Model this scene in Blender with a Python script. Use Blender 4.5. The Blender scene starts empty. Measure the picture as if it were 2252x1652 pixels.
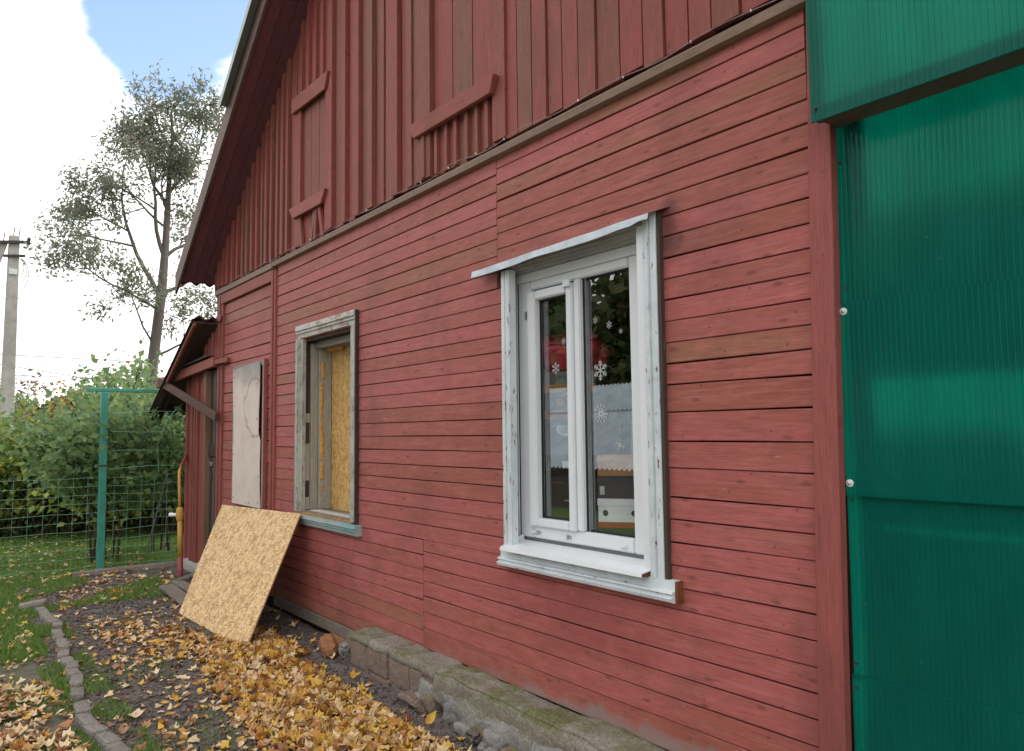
import bpy, bmesh, math, random
import numpy as np
from mathutils import Vector, Matrix, noise as mnoise

SC = bpy.context.scene
COL = SC.collection
PI = math.pi
rnd = random.Random(7)

# ------------------------------------------------------------------ camera
TH, PITCH, ROLL = math.radians(37.4252), math.radians(4.2114), 0.012
head = Vector((-math.cos(TH), math.sin(TH), 0)); right0 = Vector((math.sin(TH), math.cos(TH), 0)); Z = Vector((0, 0, 1))
fwd = head * math.cos(PITCH) + Z * math.sin(PITCH)
up0 = -head * math.sin(PITCH) + Z * math.cos(PITCH)
cxa = right0 * math.cos(ROLL) - up0 * math.sin(ROLL)
cya = right0 * math.sin(ROLL) + up0 * math.cos(ROLL)
cam = bpy.data.objects.new('camera', bpy.data.cameras.new('camera'))
COL.objects.link(cam)
cam.matrix_world = Matrix(((cxa.x, cya.x, -fwd.x, 0), (cxa.y, cya.y, -fwd.y, -2.6), (cxa.z, cya.z, -fwd.z, 1.6), (0, 0, 0, 1)))
cam.data.sensor_width = 36; cam.data.sensor_fit = 'HORIZONTAL'; cam.data.lens = 36 * 1678 / 2252
cam.data.clip_start = 0.05; cam.data.clip_end = 3000
SC.camera = cam

# ------------------------------------------------------------------ node helper
def nd(nt, typ, ins=None, **attrs):
    n = nt.nodes.new('ShaderNode' + typ)
    for k, v in attrs.items(): setattr(n, k, v)
    for k, v in (ins or {}).items():
        s = n.inputs[k]
        if isinstance(v, bpy.types.NodeSocket): nt.links.new(v, s)
        else:
            if isinstance(v, tuple) and len(v) == 3 and s.type == 'RGBA': v = (*v, 1)
            s.default_value = v
    return n
def mth(nt, op, a, b=0.5, c=None, clamp=False):
    d = {0: a, 1: b}
    if c is not None: d[2] = c
    return nd(nt, 'Math', d, operation=op, use_clamp=clamp).outputs[0]
def mixc(nt, f, a, b, mode='MIX'):
    n = nt.nodes.new('ShaderNodeMix'); n.data_type = 'RGBA'; n.blend_type = mode; n.clamp_factor = True
    for idx, v in ((0, f), (6, a), (7, b)):
        s = n.inputs[idx]
        if isinstance(v, bpy.types.NodeSocket): nt.links.new(v, s)
        else: s.default_value = (*v, 1) if isinstance(v, tuple) and len(v) == 3 else v
    return n.outputs[2]
def ramp(nt, f, a, b):          # smooth 0..1 between a and b
    n = nt.nodes.new('ShaderNodeMapRange'); n.interpolation_type = 'SMOOTHSTEP'
    for k, v in (('Value', f), ('From Min', a), ('From Max', b)):
        if isinstance(v, bpy.types.NodeSocket): nt.links.new(v, n.inputs[k])
        else: n.inputs[k].default_value = v
    return n.outputs[0]
def vmul(nt, v, t): return nd(nt, 'VectorMath', {0: v, 1: t}, operation='MULTIPLY').outputs[0]
def vadd(nt, v, t): return nd(nt, 'VectorMath', {0: v, 1: t}, operation='ADD').outputs[0]
def noi(nt, v, scale, detail=3, rough=.55, dist=0.):
    return nd(nt, 'TexNoise', {'Vector': v, 'Scale': scale, 'Detail': detail, 'Roughness': rough, 'Distortion': dist}).outputs['Fac']

# ------------------------------------------------------------------ world, sun, exposure
SUN_EL, SUN_AZ = math.radians(33), math.radians(76)     # azimuth measured from +X counter-clockwise
sun_dir = Vector((math.cos(SUN_AZ) * math.cos(SUN_EL), math.sin(SUN_AZ) * math.cos(SUN_EL), math.sin(SUN_EL)))
W = bpy.data.worlds.new('World'); SC.world = W; W.use_nodes = True
nt = W.node_tree; nt.nodes.clear()
sky = nd(nt, 'TexSky', sky_type='NISHITA', sun_disc=False, sun_elevation=SUN_EL, sun_rotation=math.atan2(sun_dir.x, sun_dir.y), ozone_density=.2, dust_density=1.5)
tc = nd(nt, 'TexCoord').outputs['Generated']
# broken cloud: noise over the whole dome, with one opening in the cloud deck
n1 = noi(nt, vadd(nt, vmul(nt, tc, (1, 1, 1.6)), (3.1, 1.7, .4)), 3.4, 7, .52, .3)
op_dir = Vector((-0.848, 0.198, 0.491)).normalized()
dt = nd(nt, 'VectorMath', {0: tc, 1: tuple(op_dir)}, operation='DOT_PRODUCT').outputs['Value']
hole = ramp(nt, dt, .9895, 1.0)
dens = mth(nt, 'SUBTRACT', mth(nt, 'ADD', n1, .20), mth(nt, 'MULTIPLY', hole, .42))
cl = ramp(nt, dens, .40, .52)
b_sky = nd(nt, 'Background', {'Color': sky.outputs[0], 'Strength': .15})
b_cl = nd(nt, 'Background', {'Color': (1.0, .985, .975), 'Strength': .78})
mx = nd(nt, 'MixShader', {0: cl, 1: b_sky.outputs[0], 2: b_cl.outputs[0]})
nd(nt, 'OutputWorld', {'Surface': mx.outputs[0]})
sl = bpy.data.lights.new('sun', 'SUN'); sl.energy = 1.15; sl.angle = math.radians(12); sl.color = (1, .95, .88)
so = bpy.data.objects.new('sun', sl); COL.objects.link(so); so.rotation_euler = sun_dir.to_track_quat('Z', 'Y').to_euler()
vs = SC.view_settings; vs.view_transform = 'Standard'; vs.look = 'None'; vs.gamma = 1; vs.exposure = 1.22; vs.use_curve_mapping = False
SC.cycles.max_bounces = 8; SC.cycles.transparent_max_bounces = 16
SC.cycles.use_denoising = True

# ------------------------------------------------------------------ materials
def newmat(name):
    m = bpy.data.materials.new(name); m.use_nodes = True; nt = m.node_tree; nt.nodes.clear()
    return m, nt
def finish(nt, col, rough=.7, spec=.3, bump=None, bstr=.3, bdist=.01, metal=0., extra=None):
    ins = {'Base Color': col, 'Roughness': rough, 'Specular IOR Level': spec, 'Metallic': metal}
    if extra: ins.update(extra)
    if bump is not None: ins['Normal'] = nd(nt, 'Bump', {'Height': bump, 'Strength': bstr, 'Distance': bdist}).outputs[0]
    p = nd(nt, 'BsdfPrincipled', ins)
    nd(nt, 'OutputMaterial', {'Surface': p.outputs[0]})
    return p
def coords(nt, jitter=True):
    v = nd(nt, 'TexCoord').outputs['Object']
    r = nd(nt, 'ObjectInfo').outputs['Random']
    if jitter:
        o = nd(nt, 'CombineXYZ', {0: mth(nt, 'MULTIPLY', r, 37.), 1: mth(nt, 'MULTIPLY', r, 11.3), 2: mth(nt, 'MULTIPLY', r, 23.7)}).outputs[0]
        v2 = vadd(nt, v, o)
    else: v2 = v
    return v, v2, r
def plain(name, col, rough=.6, spec=.3, metal=0., var=.12, scale=20, bstr=.1):
    m, nt = newmat(name); v, v2, r = coords(nt)
    n = noi(nt, v2, scale, 5)
    c = mixc(nt, ramp(nt, n, .3, .7), tuple(x * (1 - var) for x in col), tuple(min(1, x * (1 + var)) for x in col))
    finish(nt, c, rough, spec, n, bstr, .005, metal); return m
def painted_wood(name, axis, ca, cb, cc, knots=.6, light=(.45, .24, .18), rough=.62, grey=.35, stain=True, bare=None, spots=()):
    m, nt = newmat(name); v, v2, r = coords(nt)
    st = {'X': (1., 26, 26), 'Z': (26, 26, 1.)}[axis]
    g = noi(nt, vmul(nt, v2, st), 2.2, 8, .68, .4)
    fine = noi(nt, vmul(nt, v2, st), 9., 4, .7)
    broad = noi(nt, vmul(nt, v2, {'X': (.8, 3, 5), 'Z': (5, 3, .8)}[axis]), 1.5, 4, .6)
    t = mth(nt, 'ADD', mth(nt, 'MULTIPLY', broad, 1.1), mth(nt, 'MULTIPLY', r, .75))
    c = mixc(nt, ramp(nt, t, .62, 1.28), ca, cb)
    if bare:      # boards whose paint has gone
        r2 = mth(nt, 'FRACT', mth(nt, 'MULTIPLY', r, 17.31))
        c = mixc(nt, mth(nt, 'MULTIPLY', ramp(nt, r2, .80, .88), ramp(nt, broad, .34, .58)), c, bare)
    c = mixc(nt, mth(nt, 'MULTIPLY', ramp(nt, g, .45, .75), grey), c, cc)
    c = mixc(nt, mth(nt, 'MULTIPLY', ramp(nt, fine, .44, .70), .55), c, tuple(x * .52 for x in cb))
    mott = noi(nt, vmul(nt, v2, {'X': (4, 14, 14), 'Z': (14, 14, 4)}[axis]), 2.0, 6, .7)
    c = mixc(nt, mth(nt, 'MULTIPLY', ramp(nt, mott, .50, .70), .38), c, tuple(min(1, x * 1.32 + .006) for x in ca))
    c = mixc(nt, mth(nt, 'MULTIPLY', ramp(nt, mott, .50, .30), .30), c, tuple(x * .6 for x in cb))
    # knots
    sx = nd(nt, 'SeparateXYZ', {0: v2}); flat = nd(nt, 'CombineXYZ', {0: sx.outputs[0], 1: sx.outputs[2]}).outputs[0]
    vk = nd(nt, 'TexVoronoi', {'Vector': vmul(nt, flat, {'X': (3.0, 8, 1), 'Z': (8, 3.0, 1)}[axis]), 'Scale': 1.0, 'Randomness': 1.}, voronoi_dimensions='2D')
    sel = ramp(nt, nd(nt, 'SeparateColor', {0: vk.outputs['Color']}).outputs[0], .58, .62)
    kn = mth(nt, 'MULTIPLY', mth(nt, 'SUBTRACT', 1., ramp(nt, mth(nt, 'ADD', vk.outputs['Distance'], mth(nt, 'MULTIPLY', g, .05)), .05, .13)), sel)
    c = mixc(nt, mth(nt, 'MULTIPLY', kn, knots), c, (.085, .028, .022))
    vn = nd(nt, 'TexVoronoi', {'Vector': flat, 'Scale': 6.0, 'Randomness': 1.}, voronoi_dimensions='2D')
    nl = mth(nt, 'MULTIPLY', mth(nt, 'SUBTRACT', 1., ramp(nt, vn.outputs['Distance'], .022, .042)), ramp(nt, nd(nt, 'SeparateColor', {0: vn.outputs['Color']}).outputs[1], .35, .4))
    c = mixc(nt, mth(nt, 'MULTIPLY', nl, knots), c, (.05, .018, .015))
    # worn scratches where bare wood shows
    sc_ = noi(nt, vmul(nt, v2, {'X': (7, 30, 60), 'Z': (60, 30, 7)}[axis]), 1.6, 3, .5)
    wm = mth(nt, 'MULTIPLY', ramp(nt, sc_, .70, .76), ramp(nt, broad, .45, .6))
    c = mixc(nt, mth(nt, 'MULTIPLY', wm, .75), c, light)
    if stain:
        s = noi(nt, vmul(nt, v, (1, 1, .6)), 1.7, 5, .62)
        c = mixc(nt, mth(nt, 'MULTIPLY', ramp(nt, s, .50, .74), .5), c, (.15, .052, .046))
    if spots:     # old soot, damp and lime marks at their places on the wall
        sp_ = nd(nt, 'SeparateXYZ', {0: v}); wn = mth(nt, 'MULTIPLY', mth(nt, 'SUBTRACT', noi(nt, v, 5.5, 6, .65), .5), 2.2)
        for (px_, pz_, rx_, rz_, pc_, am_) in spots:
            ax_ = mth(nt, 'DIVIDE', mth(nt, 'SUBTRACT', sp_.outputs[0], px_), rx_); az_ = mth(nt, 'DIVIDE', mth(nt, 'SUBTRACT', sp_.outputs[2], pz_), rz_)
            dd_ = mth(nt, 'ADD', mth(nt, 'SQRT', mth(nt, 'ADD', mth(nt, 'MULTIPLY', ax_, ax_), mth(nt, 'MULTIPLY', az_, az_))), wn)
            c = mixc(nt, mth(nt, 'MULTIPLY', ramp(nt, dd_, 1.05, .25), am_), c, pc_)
    b = mth(nt, 'ADD', mth(nt, 'MULTIPLY', g, .7), mth(nt, 'MULTIPLY', fine, .3))
    finish(nt, c, rough, .25, b, .35, .004); return m
def chipped(name, col, under, amount=.66, tint=None, axis='Z', rough=.5):
    m, nt = newmat(name); v, v2, r = coords(nt)
    n = noi(nt, vmul(nt, v2, {'Z': (28, 28, 7), 'X': (7, 28, 28)}[axis]), 2.2, 6, .65)
    n2 = noi(nt, v2, 6., 5, .6)
    f = mth(nt, 'ADD', mth(nt, 'MULTIPLY', n, .75), mth(nt, 'MULTIPLY', n2, .25))
    c = mixc(nt, ramp(nt, n2, .35, .7), col, tint or tuple(x * .8 for x in col))
    chip = ramp(nt, f, amount - .015, amount + .01)
    c = mixc(nt, chip, c, under)
    finish(nt, c, rough, .35, mth(nt, 'SUBTRACT', n2, chip), .35, .003); return m

M = {}
M['siding'] = painted_wood('red_painted_siding', 'X', (.385, .106, .101), (.300, .092, .069), (.45, .19, .165), grey=.45, knots=.5, bare=(.29, .122, .076),
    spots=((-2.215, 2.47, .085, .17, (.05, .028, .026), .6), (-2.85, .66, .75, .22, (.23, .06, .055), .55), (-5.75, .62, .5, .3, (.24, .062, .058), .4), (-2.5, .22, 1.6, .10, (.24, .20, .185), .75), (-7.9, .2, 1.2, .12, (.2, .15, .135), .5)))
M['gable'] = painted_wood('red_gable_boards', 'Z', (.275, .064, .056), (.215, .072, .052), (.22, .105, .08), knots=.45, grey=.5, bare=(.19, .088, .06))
M['redtrim'] = painted_wood('red_trim_paint', 'Z', (.30, .082, .075), (.25, .078, .062), (.30, .12, .10), knots=.3)
M['redtrimx'] = painted_wood('red_trim_paint_long', 'X', (.30, .082, .07), (.27, .085, .06), (.30, .12, .10), knots=.3)
M['soffit'] = painted_wood('dark_red_soffit', 'X', (.185, .068, .088), (.15, .056, .074), (.12, .052, .068), knots=.1, stain=False)
M['barge'] = painted_wood('brown_barge_board', 'X', (.15, .10, .09), (.12, .07, .062), (.10, .075, .07), knots=.2, stain=False)
M['olive'] = painted_wood('weathered_olive_trim', 'X', (.27, .19, .145), (.22, .145, .11), (.27, .235, .18), knots=.1, light=(.3, .28, .22), stain=False)
M['greywood'] = painted_wood('grey_weathered_wood', 'X', (.235, .215, .185), (.18, .155, .125), (.30, .28, .25), knots=.2, light=(.4, .38, .33), stain=False)
M['greywoodz'] = painted_wood('grey_weathered_jamb', 'Z', (.36, .34, .295), (.30, .28, .235), (.42, .40, .36), knots=.1, light=(.5, .48, .42), stain=False)
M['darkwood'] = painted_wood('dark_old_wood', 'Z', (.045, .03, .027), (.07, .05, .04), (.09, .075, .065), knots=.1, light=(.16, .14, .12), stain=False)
M['core'] = plain('dark_tar_paper', (.022, .007, .007), .9, .1)
M['pvc'] = plain('white_pvc', (.68, .71, .74), .32, .4, 0, .02, 6, .02)
M['pvcgrey'] = plain('grey_pvc_seal', (.20, .21, .22), .5, .3)
M['oldwhite'] = chipped('chipped_white_paint', (.60, .65, .68), (.16, .10, .075), .60, (.49, .545, .58))
M['oldwhitex'] = chipped('chipped_white_paint_long', (.60, .65, .68), (.16, .10, .075), .61, (.48, .535, .57), 'X')
M['greycasing'] = chipped('peeled_grey_green_paint', (.40, .40, .355), (.24, .20, .16), .56, (.31, .32, .28))
M['greycasingx'] = chipped('peeled_grey_green_paint_long', (.42, .41, .37), (.26, .17, .13), .55, (.33, .33, .29), 'X')
M['headgrey'] = chipped('dusty_grey_moulding', (.33, .33, .32), (.15, .13, .12), .6, (.25, .255, .25), 'X')
M['turq'] = chipped('worn_turquoise_paint', (.16, .36, .39), (.34, .36, .34), .5, (.24, .42, .44), 'X')
M['galv'] = plain('galvanised_sheet', (.40, .45, .49), .5, .5, .4, .18, 9, .08)
M['gasket'] = plain('black_gasket', (.012, .013, .015), .5, .3)
M['steel'] = plain('zinc_screw', (.55, .56, .57), .35, .5, .8)
M['rubber'] = plain('white_washer', (.72, .74, .74), .5)
M['foam'] = plain('orange_mounting_foam', (.55, .32, .11), .85, .1, 0, .2, 40, .4)
M['rust'] = plain('rusty_brown_timber_end', (.16, .065, .03), .8, .1, 0, .4, 30, .3)
M['asbestos'] = plain('dark_corrugated_sheet', (.055, .042, .045), .85, .15, 0, .3, 12, .2)
M['roofmetal'] = plain('green_grey_roof_sheet', (.24, .30, .30), .4, .4, .4)
M['concrete'] = plain('pale_concrete', (.42, .40, .37), .9, .15, 0, .15, 14, .4)
M['polec'] = plain('utility_pole_concrete', (.40, .38, .36), .9, .1, 0, .12, 5, .3)
M['iron'] = plain('dark_iron', (.045, .042, .045), .6, .3)
M['wirem'] = plain('grey_wire', (.10, .10, .10), .5, .3)
M['greenpaint'] = plain('turquoise_green_paint', (.045, .25, .195), .45, .4, 0, .15, 8)
M['greenwire'] = plain('green_coated_wire', (.22, .42, .30), .5, .3)
M['yellowpipe'] = chipped('yellow_gas_pipe_paint', (.47, .265, .055), (.33, .16, .05), .6, (.42, .22, .05))
M['redpipe'] = chipped('red_pipe_paint', (.27, .058, .05), (.13, .04, .04), .63, (.22, .05, .045))
M['whitefence'] = plain('white_metal_fence', (.62, .64, .66), .5)
M['cable'] = plain('pale_string', (.26, .24, .23), .6)
M['clip'] = plain('white_clip', (.8, .8, .78), .5)

def osb(name, turn, light, dark, mid, sc=1.0):
    """pressed strands: a mottled ground with slivers lying in many directions over it"""
    m, nt = newmat(name); v, v2, r = coords(nt, False)
    blot = noi(nt, v, 3.0, 5); gr = noi(nt, v, 34 * sc, 4, .7)
    col = mixc(nt, ramp(nt, gr, .3, .7), tuple(x * .86 for x in mid), tuple(min(1, x * 1.08) for x in mid)); h = gr
    for i, (ang, s, c, thr) in enumerate(((1.6, 1., dark, .36), (.2, 1.1, light, .36), (2.6, .9, dark, .34), (.95, 1.2, light, .36), (2.0, 1.0, mid, .40), (-.2, .95, dark, .30), (1.45, 1.05, light, .36), (2.35, 1.15, light, .32), (.6, 1.0, dark, .26), (1.75, .85, tuple(min(1, x * 1.12) for x in light), .27), (3.0, .9, tuple(min(1, x * 1.1) for x in light), .24))):
        mp = nd(nt, 'Mapping', {'Vector': vadd(nt, v, (i * 3.7, i * 1.9, 0)), 'Rotation': (0, 0, ang + turn)}).outputs[0]
        w = nd(nt, 'TexNoise', {'Vector': mp, 'Scale': 14., 'Detail': 2}).outputs['Color']
        mp = vadd(nt, mp, vmul(nt, w, (.03, .015, 0)))
        vo = nd(nt, 'TexVoronoi', {'Vector': vmul(nt, mp, (13 * s * sc, 60 * s * sc, 1)), 'Scale': 1., 'Randomness': 1.}, voronoi_dimensions='2D')
        cs = nd(nt, 'SeparateColor', {0: vo.outputs['Color']})
        mask = mth(nt, 'MULTIPLY', mth(nt, 'SUBTRACT', 1., ramp(nt, vo.outputs['Distance'], thr, thr + .06)), ramp(nt, cs.outputs[1], .50, .54))
        cc = mixc(nt, cs.outputs[0], tuple(x * .88 for x in c), tuple(min(1, x * 1.1) for x in c))
        col = mixc(nt, mth(nt, 'MULTIPLY', mask, .8), col, cc)
        h = mth(nt, 'ADD', h, mth(nt, 'MULTIPLY', mask, .25))
    col = mixc(nt, mth(nt, 'MULTIPLY', ramp(nt, blot, .4, .75), .22), col, mid)
    finish(nt, col, .55, .3, h, .12, .0015); return m
M['osb'] = osb('osb_strands', 0, (.69, .49, .26), (.36, .20, .08), (.51, .315, .13), .72)
M['osbv'] = osb('osb_strands_upright', 0, (.64, .42, .17), (.42, .24, .075), (.50, .30, .10), .75)
M['osbedge'] = plain('osb_cut_edge', (.34, .20, .09), .85, .1, 0, .35, 60, .4)

def ply():
    m, nt = newmat('water_stained_fibreboard'); v, v2, r = coords(nt, False)
    n = noi(nt, v, 5, 5); fn = noi(nt, v, 90, 3)
    c = mixc(nt, ramp(nt, n, .3, .7), (.70, .60, .54), (.62, .53, .475))
    c = mixc(nt, mth(nt, 'MULTIPLY', fn, .25), c, (.42, .35, .31))
    # tide-mark ring left by water
    s = nd(nt, 'SeparateXYZ', {0: v})
    dx = mth(nt, 'DIVIDE', mth(nt, 'SUBTRACT', s.outputs[0], -7.44), .30)
    dz = mth(nt, 'DIVIDE', mth(nt, 'SUBTRACT', s.outputs[2], 1.86), .30)
    dd = mth(nt, 'SQRT', mth(nt, 'ADD', mth(nt, 'MULTIPLY', dx, dx), mth(nt, 'MULTIPLY', dz, dz)))
    dd = mth(nt, 'ADD', dd, mth(nt, 'MULTIPLY', mth(nt, 'SUBTRACT', noi(nt, v, 4.5, 5), .5), .9))
    ring = mth(nt, 'MULTIPLY', ramp(nt, dd, .86, .98), mth(nt, 'SUBTRACT', 1., ramp(nt, dd, .98, 1.05)))
    c = mixc(nt, mth(nt, 'MULTIPLY', ring, .55), c, (.30, .17, .09))
    top = mth(nt, 'MULTIPLY', ramp(nt, mth(nt, 'ADD', s.outputs[2], mth(nt, 'MULTIPLY', n, .3)), 2.18, 2.45), .7)
    c = mixc(nt, top, c, (.22, .22, .23))
    finish(nt, c, .8, .15, fn, .1, .002); return m
M['ply'] = ply()

def polycarb(name, col, tr=.5, gloss=.5):
    m, nt = newmat(name); v, v2, r = coords(nt)
    d1 = noi(nt, vmul(nt, v, (3, 3, 1.2)), 2., 5, .6)
    spots = ramp(nt, noi(nt, v, 55, 2), .74, .78)
    c = mixc(nt, ramp(nt, d1, .3, .75), tuple(x * .85 for x in col), col)
    c = mixc(nt, mth(nt, 'MULTIPLY', spots, .35), c, (.25, .4, .36))
    df = nd(nt, 'BsdfDiffuse', {'Color': c})
    tl = nd(nt, 'BsdfTranslucent', {'Color': c})
    a = nd(nt, 'MixShader', {0: tr, 1: df.outputs[0], 2: tl.outputs[0]})
    gl = nd(nt, 'BsdfGlossy', {'Color': (.75, .92, .88, 1), 'Roughness': .16})
    fr = nd(nt, 'Fresnel', {'IOR': 1.5}).outputs[0]
    b = nd(nt, 'MixShader', {0: mth(nt, 'MULTIPLY', fr, gloss), 1: a.outputs[0], 2: gl.outputs[0]})
    nd(nt, 'OutputMaterial', {'Surface': b.outputs[0]}); return m
M['poly'] = polycarb('green_polycarbonate', (.010, .37, .295), .80, .34)

def glass():
    m, nt = newmat('window_glass')
    tr = nd(nt, 'BsdfTransparent', {'Color': (.93, .96, .96, 1)})
    gl = nd(nt, 'BsdfGlossy', {'Color': (1, 1, 1, 1), 'Roughness': .008})
    bf = nd(nt, 'NewGeometry').outputs['Backfacing']     # same reflectance from both sides of the thin pane
    fr = nd(nt, 'Fresnel', {'IOR': mth(nt, 'ADD', 2.7, mth(nt, 'MULTIPLY', bf, 1 / 2.7 - 2.7))}).outputs[0]
    b = nd(nt, 'MixShader', {0: fr, 1: tr.outputs[0], 2: gl.outputs[0]})
    nd(nt, 'OutputMaterial', {'Surface': b.outputs[0]}); return m
M['glass'] = glass()
M['sticker'] = plain('white_film_sticker', (.55, .58, .59), .6)

def leafmat(name, cols, trans=.25, rough=.6, isl=True):
    m, nt = newmat(name)
    r = nd(nt, 'NewGeometry').outputs['Random Per Island'] if isl else nd(nt, 'ObjectInfo').outputs['Random']
    cr = nt.nodes.new('ShaderNodeValToRGB'); nt.links.new(r, cr.inputs[0])
    els = cr.color_ramp.elements
    while len(els) < len(cols): els.new(.5)
    for i, c in enumerate(cols):
        els[i].position = i / (len(cols) - 1) if len(cols) > 1 else 0; els[i].color = (*c, 1)
    v = nd(nt, 'TexCoord').outputs['Object']
    n = noi(nt, v, 38, 4, .6)
    c = mixc(nt, mth(nt, 'MULTIPLY', ramp(nt, n, .48, .75), .28), cr.outputs[0], tuple(x * .45 for x in cols[0]))
    p = nd(nt, 'BsdfPrincipled', {'Base Color': c, 'Roughness': rough, 'Specular IOR Level': .25})
    t = nd(nt, 'BsdfTranslucent', {'Color': c})
    s = nd(nt, 'MixShader', {0: trans, 1: p.outputs[0], 2: t.outputs[0]})
    nd(nt, 'OutputMaterial', {'Surface': s.outputs[0]}); return m
LEAFC = {
    'yellow': [(.62, .38, .05), (.68, .46, .11), (.56, .31, .04), (.64, .44, .15)],
    'orange': [(.50, .23, .05), (.58, .30, .08), (.42, .17, .045), (.55, .31, .14)],
    'cream': [(.68, .52, .30), (.76, .61, .38), (.62, .44, .23), (.70, .52, .34)],
    'brown': [(.28, .125, .055), (.36, .17, .09), (.20, .085, .045), (.40, .23, .15)],
}
for k, c in LEAFC.items():
    M['leaf_' + k] = leafmat('fallen_leaf_' + k, c, .12, .55)
    M['one_' + k] = leafmat('single_leaf_' + k, c, .12, .55, False)
M['lilac'] = leafmat('lilac_leaves', [(.14, .225, .10), (.18, .29, .12), (.24, .35, .13), (.16, .26, .15), (.32, .39, .13)], .5, .42)
M['lilac_y'] = leafmat('yellowing_lilac_leaves', [(.20, .29, .05), (.30, .36, .06), (.36, .38, .08), (.15, .24, .06)], .35, .45)
M['treeleaf'] = leafmat('grey_green_tree_leaves', [(.16, .20, .15), (.20, .25, .18), (.25, .27, .20), (.34, .28, .22), (.18, .23, .18)], .6)
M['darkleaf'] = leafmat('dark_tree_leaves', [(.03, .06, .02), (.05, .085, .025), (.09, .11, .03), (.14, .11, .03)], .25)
M['autumn'] = leafmat('autumn_tree_leaves', [(.40, .24, .08), (.55, .35, .08), (.32, .26, .12), (.24, .22, .12)], .3)
M['rustleaf'] = leafmat('rusty_red_leaves', [(.26, .15, .12), (.23, .15, .12), (.20, .18, .12), (.30, .21, .14)], .3)
M['bark'] = painted_wood('grey_brown_bark', 'Z', (.13, .11, .10), (.095, .08, .075), (.17, .15, .14), knots=.1, stain=False)
M['twig'] = plain('dark_twigs', (.06, .05, .035), .9, .1)
M['grass'] = leafmat('grass_blades', [(.09, .20, .035), (.13, .26, .05), (.18, .30, .07), (.25, .29, .11)], .3, .5)

def soil():
    m, nt = newmat('trodden_soil'); v = nd(nt, 'TexCoord').outputs['Object']
    s = nd(nt, 'SeparateXYZ', {0: v}); X, Y = s.outputs[0], s.outputs[1]
    n1 = noi(nt, v, 1.3, 5, .6); n2 = noi(nt, v, 9, 6, .65); n3 = noi(nt, v, 60, 5, .7)
    c = mixc(nt, ramp(nt, n2, .3, .72), (.085, .068, .062), (.165, .140, .130))
    c = mixc(nt, ramp(nt, n3, .52, .72), c, (.24, .21, .19))
    # worn grey track with fine gravel
    tr = mth(nt, 'MULTIPLY', ramp(nt, mth(nt, 'ADD', Y, mth(nt, 'MULTIPLY', n1, .5)), -1.35, -.95), mth(nt, 'SUBTRACT', 1., ramp(nt, mth(nt, 'ADD', X, mth(nt, 'MULTIPLY', n1, 1.)), -7.6, -6.6)))
    c = mixc(nt, mth(nt, 'MULTIPLY', tr, .6), c, mixc(nt, n3, (.07, .066, .066), (.19, .18, .178)))
    moss = mth(nt, 'MULTIPLY', ramp(nt, n1, .52, .63), ramp(nt, n2, .42, .6))
    c = mixc(nt, mth(nt, 'MULTIPLY', moss, .75), c, mixc(nt, n3, (.04, .06, .018), (.09, .11, .035)))
    lawn = mth(nt, 'MAXIMUM', mth(nt, 'SUBTRACT', 1., ramp(nt, mth(nt, 'ADD', X, mth(nt, 'MULTIPLY', n2, .5)), -10.1, -9.6)),
               mth(nt, 'SUBTRACT', 1., ramp(nt, mth(nt, 'ADD', Y, mth(nt, 'MULTIPLY', n2, .3)), -1.95, -1.55)))
    bare = mth(nt, 'MULTIPLY', ramp(nt, X, -7.4, -6.2), ramp(nt, n1, .36, .5))
    lawn = mth(nt, 'MULTIPLY', lawn, mth(nt, 'SUBTRACT', 1., mth(nt, 'MULTIPLY', bare, .8)))
    c = mixc(nt, mth(nt, 'MULTIPLY', lawn, .9), c, mixc(nt, n3, (.06, .12, .028), (.12, .19, .05)))
    b = mth(nt, 'ADD', mth(nt, 'MULTIPLY', n3, .5), n2)
    finish(nt, c, .92, .15, b, .8, .02); return m
M['soil'] = soil()

def masonry(name, a, b, moss, mossy=.5, up=True):
    m, nt = newmat(name); v, v2, r = coords(nt)
    n1 = noi(nt, v2, 3.2, 6, .65); n2 = noi(nt, v2, 22, 6, .7)
    c = mixc(nt, ramp(nt, n1, .3, .7), a, b)
    c = mixc(nt, mth(nt, 'MULTIPLY', ramp(nt, n2, .5, .72), .45), c, tuple(x * .5 for x in a))
    nz = nd(nt, 'SeparateXYZ', {0: nd(nt, 'NewGeometry').outputs['Normal']}).outputs[2]
    f = mth(nt, 'MULTIPLY', ramp(nt, noi(nt, v, 3.5, 5, .6), .62 - mossy * .3, .80 - mossy * .3), mth(nt, 'ADD', .25, mth(nt, 'MULTIPLY', ramp(nt, nz, .1, .7), .75)))
    c = mixc(nt, f, c, mixc(nt, n2, moss, tuple(x * 1.7 for x in moss)))
    n3 = noi(nt, v2, 75, 5, .75)
    c = mixc(nt, mth(nt, 'MULTIPLY', ramp(nt, n3, .46, .66), .5), c, tuple(x * .42 for x in b))
    c = mixc(nt, mth(nt, 'MULTIPLY', ramp(nt, n3, .50, .36), .30), c, tuple(min(1, x * 1.5) for x in a))
    finish(nt, c, .95, .1, mth(nt, 'ADD', n1, mth(nt, 'ADD', mth(nt, 'MULTIPLY', n2, .5), mth(nt, 'MULTIPLY', n3, .25))), 1., .02); return m
M['mortar'] = masonry('mossy_mortar', (.29, .265, .22), (.21, .19, .155), (.095, .102, .040), .62)
M['plaster'] = masonry('cracked_grey_render', (.30, .29, .275), (.215, .205, .19), (.105, .11, .05), .4)
M['brickm'] = masonry('old_brown_brick', (.235, .175, .14), (.20, .155, .128), (.12, .115, .06), .5)
M['looseb'] = masonry('loose_orange_brick', (.36, .18, .09), (.27, .12, .065), (.14, .11, .06), .0)
M['paver'] = masonry('grey_concrete_paver', (.27, .25, .22), (.20, .185, .165), (.14, .13, .09), .15)

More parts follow.
